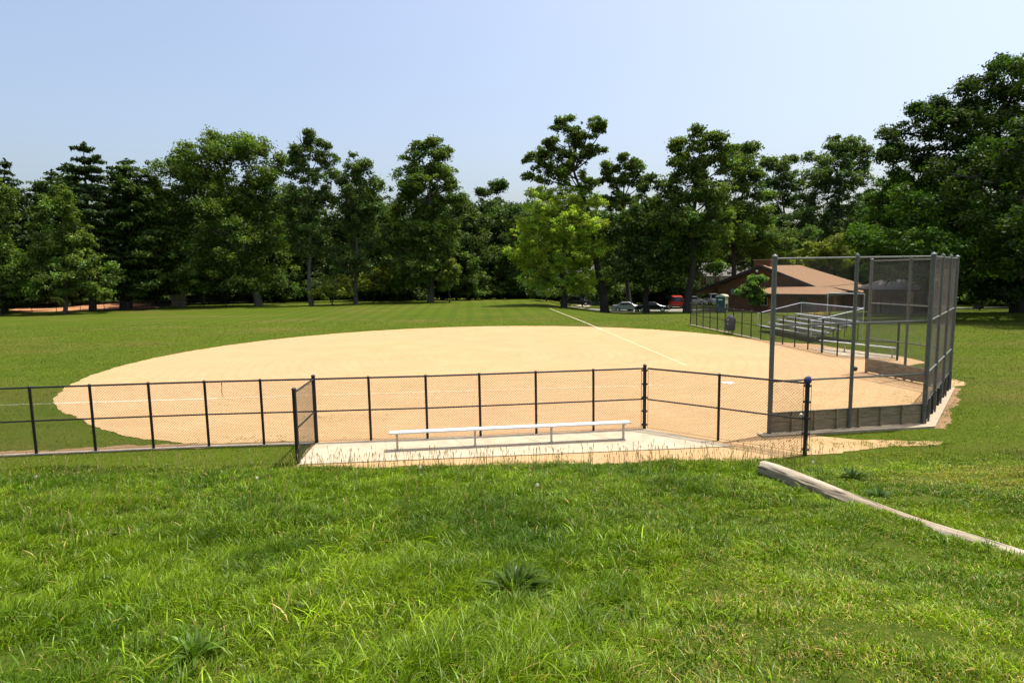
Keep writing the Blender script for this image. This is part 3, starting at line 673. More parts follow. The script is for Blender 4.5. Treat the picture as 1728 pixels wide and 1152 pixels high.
wiremesh('guard_mesh', segs, M['wire'], e)

# ---------------------------------------------------------------- fallen log
e = empty('log', (LOGA[0], LOGA[1], float(T(*LOGA))), 0, 'long weathered grey wooden pole lying half buried down the grass slope', 'log')
n = 30; V = []; Fs = []; rl = random.Random(9); NR = 84; Ll = 10.5; cr = [rl.uniform(0, 6.28) for _ in range(7)]
zA = float(T(*LOGA)); zB = float(T(*(LOGA + LOGD * Ll)))
e.rotation_euler = (0, -math.atan2(zB - zA, Ll), math.atan2(LOGD[1], LOGD[0]))
for i in range(NR):
    t = Ll * i / (NR - 1); c = LOGA + LOGD * t; chord = (zB - zA) * t / Ll + zA
    dep = .11 - .215 * float(sm(np.array(t / 5.0))) + min(0, float(T(*c)) - chord) * .3; r = .172 * (1 - .1 * t / Ll)
    for k in range(n):
        a = 2 * math.pi * k / n; rr_ = r * (1 + .025 * math.sin(3 * a + 1) + .014 * math.sin(2 * t + a))
        for q in cr:
            dd = abs((a - q - .03 * t - .06 * math.sin(t * 2 + q) + math.pi) % (2 * math.pi) - math.pi)
            if dd < .13: rr_ *= .92
        jx = rl.uniform(-.05, .05) if i == 0 else 0
        V.append((t + jx, math.cos(a) * rr_, dep * .9 + math.sin(a) * rr_))
for i in range(NR - 1):
    for k in range(n): Fs.append((i * n + k, (i + 1) * n + k, (i + 1) * n + (k + 1) % n, i * n + (k + 1) % n))
Fs.append(tuple(range(n))); Fs.append(tuple(range(NR * n - 1, (NR - 1) * n - 1, -1)))
ob = MB().add(V, Fs).build('pole', M['log'], e, True)

# ---------------------------------------------------------------- buildings
def roofpoly(mb, pts, th=.18):
    n = len(pts); vs = [tuple(p) for p in pts] + [(p[0], p[1], p[2] - th) for p in pts]
    mb.add(vs, [tuple(range(n)), tuple(range(2 * n - 1, n - 1, -1))] + [((i + 1) % n, i, n + i, n + (i + 1) % n) for i in range(n)])
def window(parent, x, y, z, w_, h_, rz=0, face=-1, glass='glass', frame='white'):
    f = MB(); t = .07
    f.box((x, y, z + h_ / 2), (w_ + t, .09, t)); f.box((x, y, z - h_ / 2), (w_ + t, .09, t)); f.box((x - w_ / 2, y, z), (t, .09, h_)); f.box((x + w_ / 2, y, z), (t, .09, h_)); f.box((x, y, z), (.04, .05, h_))
    fo = f.build('window', M[frame], parent); MB().box((x, y, z), (w_ - .03, .03, h_ - .03)).build('pane', M[glass], fo)
# local frame of the recreation building: x along its gable wall towards the camera's right, y along the ridge
G = np.array([36.6, 77.5]); rz = math.radians(-45)
gz = float(T(33, 80)) - .1
e = empty('recreation_building', (29.0, 84.0, gz), rz, 'low brown brick building with a hipped brown shingle roof behind the bleachers', 'building')
GW, GL, EV, RI = 12.4, 17.5, 3.5, 6.25
wl = MB(); wl.poly([(0, 0), (GW, 0), (GW, GL), (0, GL)], 0, EV); wl.add([(0, 0, EV), (GW, 0, EV), (GW / 2, 0, RI - .2), (0, .3, EV), (GW, .3, EV), (GW / 2, .3, RI - .2)], [(0, 1, 2), (5, 4, 3), (1, 4, 5, 2), (3, 0, 2, 5)])
wl.build('wall', M['brick'], e)
rf = MB(); ov = .7
hipy = GL - 4
A_, B_, C_, D_ = (-3.8, -ov, EV - 1.05), (GW + .8, -ov, EV - .1), (GW + .8, GL + ov, EV - .1), (-ov, GL + ov, EV - .1)
r1, r2 = (GW / 2, -ov, RI), (GW / 2, hipy, RI)
roofpoly(rf, [B_, C_, r2, r1]); roofpoly(rf, [(-3.8, GL + ov, EV - 1.05), A_, r1, r2]); roofpoly(rf, [C_, (-3.8, GL + ov, EV - 1.05), r2])
ro = rf.build('roof', M['shingle'], e)
MB().box((5.6, 1.6, RI + .1), (2.2, 1.0, 1.2)).build('chimney', M['brick'], ro); MB().box((5.6, 1.6, RI + .75), (2.4, 1.2, .10)).build('chimney_cap', M['kerbc'], ro)
tb = MB(); tb.beam((A_[0], -ov - .03, A_[2] - .12), (GW / 2, -ov - .03, RI - .12), .08, .42); tb.beam((GW / 2, -ov - .03, RI - .12), (GW + .8, -ov - .03, EV - .22), .08, .42); tb.beam((GW + .83, -ov, EV - .2), (GW + .83, GL + ov, EV - .2), .08, .3); tb.build('fascia', M['trim'], e)
MB().ball((GW / 2 - .4, -ov - .15, RI - .75), (.17, .14, .17), 10).build('floodlight', M['white'], e)
MB().box((5.6, -.25, 2.75), (7.0, .3, .8)).build('sign_band', M['tealband'], e)
# wing in front of the long side
wx0, wx1, wy0, wy1 = GW - 5.6, GW + 4.2, -4.6, 10.5
wg = MB(); wg.poly([(wx0, wy0), (GW + 2.4, wy0), (GW + 2.4, 4.0), (GW + 4.0, 4.0), (GW + 4.0, 15), (GW + .02, 15), (GW + .02, -.02), (wx0, -.02)], 0, 2.72); wg.build('wing_wall', M['brick'], e)
wr = MB()
roofpoly(wr, [(wx0 - .9, wy0 - .9, 2.75), (GW + 3.2, wy0 - .9, 2.75), (GW + .75, -ov - .08, 3.5), (wx0 + 1.4, -ov - .08, 3.5)])
roofpoly(wr, [(GW + 3.2, wy0 - .9, 2.75), (GW + 3.2, 3.4, 2.75), (GW + .9, 3.4, 3.4), (GW + .9, -ov + .0, 3.45), (GW + .75, -ov - .08, 3.49)])
roofpoly(wr, [(GW + 4.8, 3.42, 2.7), (GW + 4.8, 15.6, 2.7), (GW + .9, 15.6, 3.4), (GW + .9, 3.42, 3.4)])
wro = wr.build('wing_roof', M['shingle'], e)
tb = MB(); tb.beam((wx0 - .9, wy0 - .93, 2.58), (GW + 3.2, wy0 - .93, 2.58), .06, .34); tb.beam((GW + 3.23, wy0 - .9, 2.58), (GW + 3.23, 3.4, 2.58), .06, .34); tb.beam((GW + 4.83, 3.4, 2.53), (GW + 4.83, 15.6, 2.53), .06, .34); tb.build('fascia', M['trim'], wro)
window(e, wx0 + 1.6, wy0 - .03, 1.75, .8, 1.0); window(e, GW + .6, wy0 - .03, 1.7, .9, 1.3, frame='trim')
dr = MB().box((wx1 - 7.2, wy0 - .04, 1.05), (1.0, .08, 2.1)).build('door', M['orange'], e); MB().ball((wx1 - 6.85, wy0 - .12, 1.0), (.05, .05, .05), 8).build('handle', M['alu'], dr)
for yy in (1.0, 6.5, 11):
    f = MB().box((GW + (2.43 if yy < 4 else 4.03), yy, 1.05), (.08, 1.1, 2.1)).build('door', M['orange'] if yy < 2 else M['trim'], e)

# second building glimpsed through the backstop
pv = P3(1485, 540, 60)
e = empty('park_pavilion', (pv[0], pv[1], float(T(pv[0], pv[1])) - .1), math.radians(-14), 'dark stone and brick pavilion with a tan post seen through the backstop', 'pavilion')
MB().poly([(.2, 2.4), (6.0, 2.4), (6.0, 6.2), (.2, 6.2)], 0, 2.5).build('wall', M['brick'], e); MB().poly([(0, .6), (5.6, .6), (5.6, 1.0), (0, 1.0)], 0, 1.3).build('stone_wall', M['stone'], e)
rf = MB(); roofpoly(rf, [(-.5, .2, 2.5), (6.6, .2, 2.5), (5.2, 3.6, 3.4), (1, 3.6, 3.4)]); roofpoly(rf, [(6.6, 7, 2.5), (-.5, 7, 2.5), (1, 3.6, 3.4), (5.2, 3.6, 3.4)]); roofpoly(rf, [(-.5, 7, 2.5), (-.5, .2, 2.5), (1, 3.6, 3.4)]); roofpoly(rf, [(6.6, .2, 2.5), (6.6, 7, 2.5), (5.2, 3.6, 3.4)]); rf.build('roof', M['trim'], e)
for xx in (.1, 2.7, 6.1): MB().box((xx, .35, 1.16), (.16 if xx != 2.7 else .5, .2, 2.3)).build('post', M['tanp'] if xx == 2.7 else M['trim'], e)

def house(x, y, rz, w_, d_, h_, wall, label, rh=2.4):
    e = empty('house', (x, y, float(T(x, y)) - .2), rz, label, 'house', 'houses across the street')
    mb = MB(); mb.poly([(-w_ / 2, 0), (w_ / 2, 0), (w_ / 2, d_), (-w_ / 2, d_)], 0, h_); mb.add([(-w_ / 2, 0, h_), (-w_ / 2, d_, h_), (-w_ / 2, d_ / 2, h_ + rh - .1), (w_ / 2, 0, h_), (w_ / 2, d_, h_), (w_ / 2, d_ / 2, h_ + rh - .1)], [(0, 2, 1), (3, 4, 5)]); mb.build('wall', M[wall], e)
    r = MB(); roofpoly(r, [(-w_ / 2 - .5, -.5, h_ - .1), (w_ / 2 + .5, -.5, h_ - .1), (w_ / 2 + .5, d_ / 2, h_ + rh), (-w_ / 2 - .5, d_ / 2, h_ + rh)]); roofpoly(r, [(w_ / 2 + .5, d_ + .5, h_ - .1), (-w_ / 2 - .5, d_ + .5, h_ - .1), (-w_ / 2 - .5, d_ / 2, h_ + rh), (w_ / 2 + .5, d_ / 2, h_ + rh)]); ro = r.build('roof', M['slate'], e)
    MB().box((w_ * .25, d_ / 2, h_ + rh + .3), (.9, .9, 1.6)).build('chimney', M['brick'], ro)
    for fl_ in range(2 if h_ > 4 else 1):
        for k in (-.32, -.12, .12, .32):
            if fl_ == 0 and k == .12:
                dd = MB().box((w_ * k, -.04, 1.05), (1, .1, 2.1)).build('door', M['white'], e); MB().ball((w_ * k + .35, -.12, 1), (.05, .05, .05), 8).build('handle', M['trim'], dd)
            else: window(e, w_ * k, -.04, 1.6 + 2.8 * fl_, 1.0, 1.4)
    pc = MB(); 
    for k in (-.05, .28): pc.tube([(w_ * k, -1.6, 0), (w_ * k, -1.6, 2.6)], .12, 8)
    pc.box((w_ * .115, -.85, 2.68), (w_ * .45, 1.9, .16)); pc.build('porch', M['white'], e)
house(17.5, 116, math.radians(5), 12, 9, 5.6, 'siding', 'pale two-storey house glimpsed behind the trees above the dark parked car')
house(40, 112, math.radians(-12), 12, 9, 5.4, 'siding', 'pale two-storey house glimpsed behind the red van')
house(-36, 128, math.radians(4), 12, 9, 5.4, 'siding', 'grey house glimpsed between trunks left of centre')
house(-66, 132, math.radians(10), 13, 9, 5.4, 'siding', 'grey house glimpsed behind the tall pine on the left')
house(70, 98, math.radians(-30), 12, 9, 5.0, 'siding', 'pale house half hidden by the trees at the far right', 2.2)

# portable toilet
x, y = P3(1218.5, 510, 77)[:2]
e = empty('portable_toilet', (x, y, float(T(x, y))), math.radians(-38), 'dark green portable toilet with cream side panels and curved roof', 'portable toilet')
mb = MB(); mb.box((0, 0, 1.1), (1.15, 1.2, 2.0)); mb.build('cabin', M['cream'], e)
MB().box((0, -.625, 1.08), (1.12, .05, 1.95)).build('front_panel', M['green'], e)
d_ = MB().box((.0, -.665, 1.02), (.74, .04, 1.75)).build('door', M['green'], e); MB().box((-.28, -.70, 1.05), (.05, .04, .16)).build('handle', M['alu'], d_)
MB().box((0, -.70, 1.72), (.5, .02, .14)).build('sign', M['white'], e)
mb = MB(); pr = [(-.64, 2.08), (-.62, 2.2), (-.4, 2.33), (0, 2.40), (.4, 2.33), (.62, 2.2), (.64, 2.08)]; vs = [(a, -.72, b) for a, b in pr] + [(a, .68, b) for a, b in pr]; mb.add(vs, [tuple(range(6, -1, -1)), tuple(range(7, 14))] + [(i, i + 1, 8 + i, 7 + i) for i in range(6)] + [(6, 0, 7, 13)]); mb.build('roof', M['cream'], e)
MB().box((.585, .0, .75), (.03, .8, .9)).build('side_vent', M['green'], e); MB().box((0, 0, .06), (1.3, 1.35, .12)).build('base', M['dark'], e)

# soccer goal
a = P3(1397, 500, 66); b = P3(1459, 503, 62); gz1 = float(T(a[0], a[1])); 
e = empty('soccer_goal', (a[0], a[1], gz1), math.atan2(b[1] - a[1], b[0] - a[0]), 'white pipe soccer goal frame standing by the brick building', 'soccer goal'); GLn = math.hypot(b[0] - a[0], b[1] - a[1])
for xx in (0, GLn): MB().tube([(xx, 0, 0), (xx, 0, 2.2)], .05, 8).build('upright', M['white'], e, True); MB().tube([(xx, 0, 2.2), (xx, 1.0, 2.2), (xx, 1.9, 0)], .035, 6).build('stay', M['galv'], e, True)
MB().tube([(0, 0, 2.2), (GLn, 0, 2.2)], .05, 8).build('crossbar', M['white'], e, True); MB().tube([(0, 1.9, .03), (GLn, 1.9, .03)], .035, 6).build('back_bar', M['galv'], e, True)
for px, py, lab in ((1376, 533, 'low yellow kerb block on the grass behind the bleachers, left one'), (1390, 531, 'low yellow kerb block on the grass behind the bleachers, right one')):
    q = P3(px, py, 58); zq = float(T(q[0], q[1])); mb = MB(); mb.add([(-.8, -.15, 0), (.8, -.15, 0), (.8, .15, 0), (-.8, .15, 0), (-.75, -.09, .3), (.75, -.09, .3), (.75, .09, .3), (-.75, .09, .3)], [(3, 2, 1, 0), (4, 5, 6, 7), (0, 1, 5, 4), (1, 2, 6, 5), (2, 3, 7, 6), (3, 0, 4, 7)])
    o = mb.build('kerb_block', M['yellow']); o.location = (q[0], q[1], zq); o.rotation_euler = (0, 0, .2); tag(o, lab, 'kerb block')
# left playground fence and board
pf = [at(px, py) for px, py in ((40, 529.5), (85, 528.5), (128, 527.5), (170, 526.5), (205, 525.5), (245, 523.5), (285, 521.5), (330, 519.8), (375, 517.8))]
pf = [(p_[0], p_[1] + 1.5) for p_ in pf]
fence('low far chain-link fence along the orange play area on the left', pf, 1.3, interp(pf[0], pf[4], [0, .25, .5, .75]) + interp(pf[4], pf[8], [0, .25, .5, .75, 1]), mr=.004, pr=.04, s=.15)
x, y = P3(302, 512, 97)[:2]; e = empty('board_screen', (x, y, float(T(x, y))), .1, 'weathered pale plank screen under the trees at the end of the play area', 'wooden screen')
for k in range(6): MB().box((-1.0 + k * .38, 0, 1.0), (.35, .04, 1.9 + .08 * math.sin(k * 3))).build('plank', M['boards'], e)
MB().box((0, .05, 1.2), (2.3, .05, .12)).build('crosspiece', M['darkbark'], e)

# ---------------------------------------------------------------- vehicles
def car(x, y, rz, paint, label, L=4.6, W=1.78, H=1.42, van=False):
    e = empty('parked_car' if not van else 'van', (x, y, float(T(x, y)) + .03), rz, label, 'van' if van else 'car', 'vehicles parked along the street')
    if van: low = [(-L / 2, .35), (-L / 2, 1.05), (-L / 2 + .1, H * .96), (-L / 2 + .5, H), (L * .12, H), (L * .27, H * .93), (L * .36, 1.12), (L * .47, .98), (L / 2, .75), (L / 2, .35)]
    else: low = [(-L / 2, .33), (-L / 2, .75), (-L / 2 + .12, .92), (-L * .32, .97), (-L * .2, H * .97), (-L * .06, H), (L * .08, H * .97), (L * .23, .98), (L * .42, .85), (L / 2 - .05, .66), (L / 2, .33)]
    sec = []; belt = .95 if not van else 1.15
    for sgn, s_ in ((-1, 1), (1, 1)):
        sec.append([(a, sgn * (W / 2 * (1 if b <= belt + .05 else 1 - .28 * (b - belt) / (H - belt + .01))), b) for a, b in low])
    n = len(low); vs = sec[0] + sec[1]; fs = [tuple(range(n)), tuple(range(2 * n - 1, n - 1, -1))] + [((i + 1) % n, i, n + i, n + (i + 1) % n) for i in range(n)]
    MB().add(vs, fs).build('body', M[paint], e, bevel=.06)
    g = MB(); zt = H * .95
    for sgn in (-1, 1):
        x0, x1 = (-L * .29, L * .20) if not van else (-L * .44, L * .30); y0 = sgn * (W / 2 + .004); y1 = sgn * (W / 2 * (1 - .28 * (zt - .06 - belt) / (H - belt)) + .012)
        g.add([(x0, y0, belt + .04), (x1, y0, belt + .04), (x1 - .42 if not van else x1 - .25, y1, zt - .06), (x0 + .42 if not van else x0 + .05, y1, zt - .06)], [(0, 1, 2, 3)])
    wf = (L * .235, .99, L * .085, H * .96) if not van else (L * .355, 1.15, L * .275, H * .92)
    for (xa, za_, xb, zb) in (wf, ((-L * .325, 1.0, -L * .205, H * .95) if not van else (-L / 2 - .02, 1.15, -L / 2 + .07, H * .93))):
        o_ = .03 if xa > 0 else -.03
        g.add([(xa + o_, -W * .43, za_), (xa + o_, W * .43, za_), (xb + o_, W * .36, zb), (xb + o_, -W * .36, zb)], [(0, 1, 2, 3)])
    g.build('windows', M['glass'], e)
    for xx in (-L * .3, L * .31):
        for sgn in (-1, 1):
            t = MB().tube([(xx, sgn * (W / 2 - .2), .33), (xx, sgn * (W / 2 + .01), .33)], .33, 20).build('wheel', M['dark'], e, True); MB().tube([(xx, sgn * (W / 2 - .02), .33), (xx, sgn * (W / 2 + .025), .33)], .2, 12).build('rim', M['alu'], t, True)
    for sgn in (-1, 1):
        MB().box((L / 2 - .03, sgn * W * .36, .68), (.1, .36, .15)).build('headlight', M['lamp'], e); MB().box((-L / 2 + .02, sgn * W * .40, .82), (.08, .22, .2 if not van else .5)).build('taillight', M['redlamp'], e)
    MB().box((L / 2 + .01, 0, .42), (.1, W * .94, .16)).build('bumper', M['dark' if paint != 'whitepaint' else 'whitepaint'], e); MB().box((-L / 2 - .01, 0, .42), (.1, W * .94, .16)).build('bumper', M['dark' if paint != 'whitepaint' else 'whitepaint'], e)
def cpos(px, Y): q = P3(px, 515, Y); return q[0], q[1]
car(*cpos(1059, 89), math.radians(-14), 'silver', 'silver car parked in tree shade to the right of the thick trunk')
car(*cpos(1101, 87), math.radians(-14), 'blackpaint', 'black car parked just right of the silver car')
car(*cpos(1141, 95), math.radians(80), 'red', 'bright red van parked on the street left of a big trunk', 4.7, 1.95, 2.0, True)
car(*cpos(1171, 104), math.radians(-25), 'whitepaint', 'white car parked right of the red van behind a trunk', 4.6, 1.8, 1.5)
car(*cpos(1198, 104), math.radians(-75), 'whitepaint', 'white van facing the field beside the portable toilet', 4.8, 1.9, 1.95, True)
car(*cpos(971, 97), math.radians(10), 'blackpaint', 'dark car parked in deep shade left of the thick trunk', 4.7, 1.85, 1.6)

# ---------------------------------------------------------------- trees
def leafcloud(cl, rs, leaf, per, col, flat=.75, elong=1.35, upb=.35):
    """cl: (n,4) clump centres+radius -> quads. col: (n,3) clump colours"""
    n = len(cl); k = np.maximum(3, (per * (cl[:, 3] / cl[:, 3].mean()) ** 2).astype(int)); idx = np.repeat(np.arange(n), k); m = len(idx)
    d = rs.normal(0, 1, (m, 3)); d[:, 2] = d[:, 2] * .9 + upb; d /= np.linalg.norm(d, axis=1)[:, None]
    r = cl[idx, 3] * (1 - .5 * rs.uniform(0, 1, m) ** 1.6) * (1 + .27 * rs.normal(0, 1, m))
    p = cl[idx, :3] + d * r[:, None] * np.array([1, 1, flat])
    nr = d * .55 + rs.normal(0, .55, (m, 3)) + np.array([0, 0, .35]); nr /= np.linalg.norm(nr, axis=1)[:, None]
    a = np.cross(nr, rs.normal(0, 1, (m, 3))); a /= np.linalg.norm(a, axis=1)[:, None]; b = np.cross(nr, a)
    s = (leaf * rs.uniform(.6, 1.35, m) * .5)[:, None]
    V = np.stack([p - a * s * elong, p + b * s * .75, p + a * s * elong, p - b * s * .75], 1)
    V[:, 0] -= nr * s * .3; V[:, 2] -= nr * s * .3
    C = np.repeat(col[idx] * rs.uniform(.78, 1.22, (m, 1)), 4, 0)
    return V.reshape(-1, 3), np.arange(m * 4).reshape(m, 4), C
def treeobj(name, label, group, base, trunk_mb, crown, mats, cat='tree'):
    e = empty(name, base, 0, label, cat, group)
    trunk_mb.build('trunk', mats[0], e, True)
    npmesh('crown', crown[0], crown[1], crown[2], mats[1], e); return e
GREENS = dict(feath=(.046, .098, .007), grn=(.10, .18, .035), mid=(.078, .128, .016), dark=(.046, .080, .014), blue=(.038, .064, .022), lime=(.27, .37, .045), yel=(.13, .17, .022), deep=(.034, .068, .007), soft=(.074, .122, .028))
def btree(label, bpx, bpy_, Y, blobs, col='mid', seed=0, clump=1.25, leaf=.36, per=62, tr=.45, bark='bark', name='broadleaf_tree', group=None, dens=1.0, depthk=.9, lean=None, cat='tree', twigs=None, wide=1.12, lm='leaf'):
    """blobs: measured crown lobes (px, py, half-width, half-height) at distance Y; each becomes a solid lobe of leaf clumps with depth"""
    rs = np.random.RandomState(seed + 100); rn = random.Random(seed); clump *= .8
    b = P3(bpx, bpy_, Y); bz = float(T(b[0], b[1])); base = np.array([b[0], b[1], bz]); sc_ = Y / FPX
    W = []; top = 0
    for q in blobs:
        px, py, hw, hh = q[:4]; dy = rs.uniform(-.35, .35) * hw * sc_; c = P3(px, py, Y)
        if len(q) > 4: dy = 0; c = P3(px, py, Y + q[4])
        hw *= wide; W.append((np.array([c[0], c[1] + dy, c[2]]) - base, hw * sc_, max(hw, hh * .8) * sc_ * depthk, hh * sc_))
    kids = []
    for c_, rx, ry, rz_ in W:
        for _ in range(3):
            a_ = rs.uniform(-.4, 3.5); k_ = rs.uniform(.28, .52); b_ = rs.uniform(-.5, .5)
            kids.append((c_ + np.array([math.cos(a_) * rx * .92, b_ * ry, math.sin(a_) * rz_ * .92]), rx * k_, ry * k_, rz_ * k_))
    nW = len(W); W = [(c_, rx * .86, ry * .95, rz_ * .86) for c_, rx, ry, rz_ in W] + kids
    cl = []; cc = []; g = np.array(GREENS[col]); mb = MB()
    zmax = max(w[0][2] + w[3] for w in W); zlow = min(w[0][2] - w[3] for w in W)
    # trunk
    hub_z = max(1.5, zlow + .22 * (zmax - zlow)); tp = []
    cx = np.mean([w[0][0] for w in W]) if lean is None else lean
    zt = zmax * .80; K = 9
    tops = [w for w in W if w[0][2] > zmax * .55] or W; tx = np.mean([w[0][0] for w in tops])
    ty = np.mean([w[0][1] for w in tops])
    for i in range(K):
        t = i / (K - 1); tp.append((tx * t ** 1.6 + .25 * math.sin(i * 1.3 + seed), ty * t ** 1.6 + .25 * math.cos(i * 1.7 + seed) if i else 0, zt * t - (.2 if i == 0 else 0)))
    mb.tube(tp, [tr * (1.35 if i == 0 else 1) * (1 - .78 * i / (K - 1)) for i in range(K)], 10)
    for wi, (c, rx, ry, rz_) in enumerate(W):
        # limb to each lobe
        zs = min(max(hub_z * .6, c[2] - rz_ * .7 - .3 * rx), zt * .9); t = zs / zt; j = min(K - 2, int(t * (K - 1))); f = t * (K - 1) - j
        s0 = np.array(tp[j]) * (1 - f) + np.array(tp[j + 1]) * f; mid_ = s0 * .45 + c * .55 + np.array([0, 0, -.12 * rz_])
        lr = tr * .42 * (1 - .5 * t); 
        if wi < nW: mb.tube([s0, mid_, c, c + np.array([0, 0, rz_ * .55])], [lr, lr * .7, lr * .4, lr * .12], 6)
        else: pc_ = W[(wi - nW) // 3][0]; mb.tube([pc_, (pc_ + c) / 2 - np.array([0, 0, .1 * rz_]), c], [lr * .4, lr * .28, lr * .1], 5)
        vol = rx * ry * rz_; nn = max(5, int(dens * .72 * vol / clump ** 3 + (4 if wi < nW else 1))); nn = min(nn, 520)
        for _ in range(nn):
            d = rs.normal(0, 1, 3); d /= np.linalg.norm(d); r = rs.uniform(.15, 1) ** .42
            cr_ = clump * rs.uniform(.5, 1.25)
            if rs.uniform() < .2: r = rs.uniform(.98, 1.16); cr_ *= .6
            rr = np.array([max(rx - cr_ * .45, rx * .5), max(ry - cr_ * .45, ry * .5), max(rz_ - cr_ * .35, rz_ * .5)])
            p = c + d * r * rr
            if p[2] - cr_ < .3 - bz * 0 and p[2] < 1.2: p[2] = 1.2
            cl.append((*p, cr_)); cc.append(g * rs.uniform(.65, 1.6) * np.array([1 + rs.uniform(-.12, .22), 1, 1 + rs.uniform(-.2, .2)]))
            if rn.random() < .16:
                e_ = p - d * cr_ * .2; s_ = c * .6 + e_ * .4 - np.array([0, 0, cr_ * .5]); mb.tube([s_, (s_ + e_) / 2 + np.array([0, 0, -.15]), e_], [lr * .32, lr * .22, .02], 5, False)
    if twigs:
        for (px, py, px2, py2) in twigs:
            a = P3(px, py, Y) - base; b2 = P3(px2, py2, Y) - base; mb.tube([a, (a + b2) / 2 + np.array([rn.uniform(-.2, .2), 0, 0]), b2], [.09, .05, .02], 5)
    V, Q, C = leafcloud(np.array(cl), rs, leaf * .86, per * 1.05, np.array(cc))
    return treeobj(name, label, group, tuple(base), mb, (V, Q, C), (M[bark], M[lm]), cat)
def ctree(label, bpx, bpy_, Y, top_py, prof, low, seed=0, col='blue', tr=.38, sparse=1.0, leaf=.34, group=None, droop=-.05, bark='darkbark', wh=.75):
    """conifer: prof = [(py, left px extent, right px extent)] measured from the trunk line, low = py where branches start"""
    rs = np.random.RandomState(seed + 50); b = P3(bpx, bpy_, Y); bz = float(T(b[0], b[1])); base = np.array([b[0], b[1], bz]); s = Y / FPX
    H = P3(bpx, top_py, Y)[2] - bz; zlow = P3(bpx, low, Y)[2] - bz; mb = MB(); g = np.array(GREENS[col])
    tpx = prof[0][3] if len(prof[0]) > 3 else bpx; tx = P3(tpx, top_py, Y)[0] - base[0]
    mb.tube([(tx * t, .1 * math.sin(5 * t), H * t - (.2 if t == 0 else 0)) for t in (0, .25, .5, .75, 1)], [tr * 1.25, tr * .85, tr * .6, tr * .35, .03], 10)
    pys = [P3(bpx, q[0], Y)[2] - bz for q in prof][::-1]; Ls = [q[1] * s for q in prof][::-1]; Rs = [q[2] * s for q in prof][::-1]
    cl = []; cc = []; z = max(zlow, .6)
    while z < H - .3:
        nb = rs.randint(4, 7); a0_ = rs.uniform(0, 6.28)
        for k in range(nb):
            if rs.uniform() > sparse: continue
            a = a0_ + 6.283 * k / nb + rs.normal(0, .2); l = np.interp(z, pys, Ls); r = np.interp(z, pys, Rs); ex = (r if math.cos(a) > 0 else l); ln = (ex * abs(math.cos(a)) + (l + r) / 2 * abs(math.sin(a))) * rs.uniform(.72, 1.1)
            if ln < .25: ln = .25
            p0 = np.array([tx * z / H, 0, z]); rise = droop * ln + rs.normal(0, .12); p1 = p0 + np.array([math.cos(a) * ln, math.sin(a) * ln, rise]); mb.tube([p0, p0 * .4 + p1 * .6 + [0, 0, -.05 * ln], p1], [.05 + .012 * ln, .035, .01], 4, False)
            m = max(2, int(ln / .55)); gc = g * rs.uniform(.7, 1.35)
            for j in range(m):
                t = .22 + .78 * (j + .5) / m; q = p0 + (p1 - p0) * t + rs.normal(0, .1, 3) + [0, 0, -.05 * ln * (1 - abs(2 * t - 1))]; cl.append((*q, (.34 + .13 * ln * (1 - .35 * t)) * rs.uniform(.75, 1.2))); cc.append(gc * rs.uniform(.85, 1.15))
        z += wh * rs.uniform(.65, 1.3)
    for k in range(5): cl.append((tx, 0, H - .25 * k, .18 + .09 * k)); cc.append(g)
    V, Q, C = leafcloud(np.array(cl), rs, leaf, 34, np.array(cc), .38, 2.1, .25)
    return treeobj('pine_tree', label, group, tuple(base), mb, (V, Q, C), (M[bark], M['needle']))
import os
TREES = True
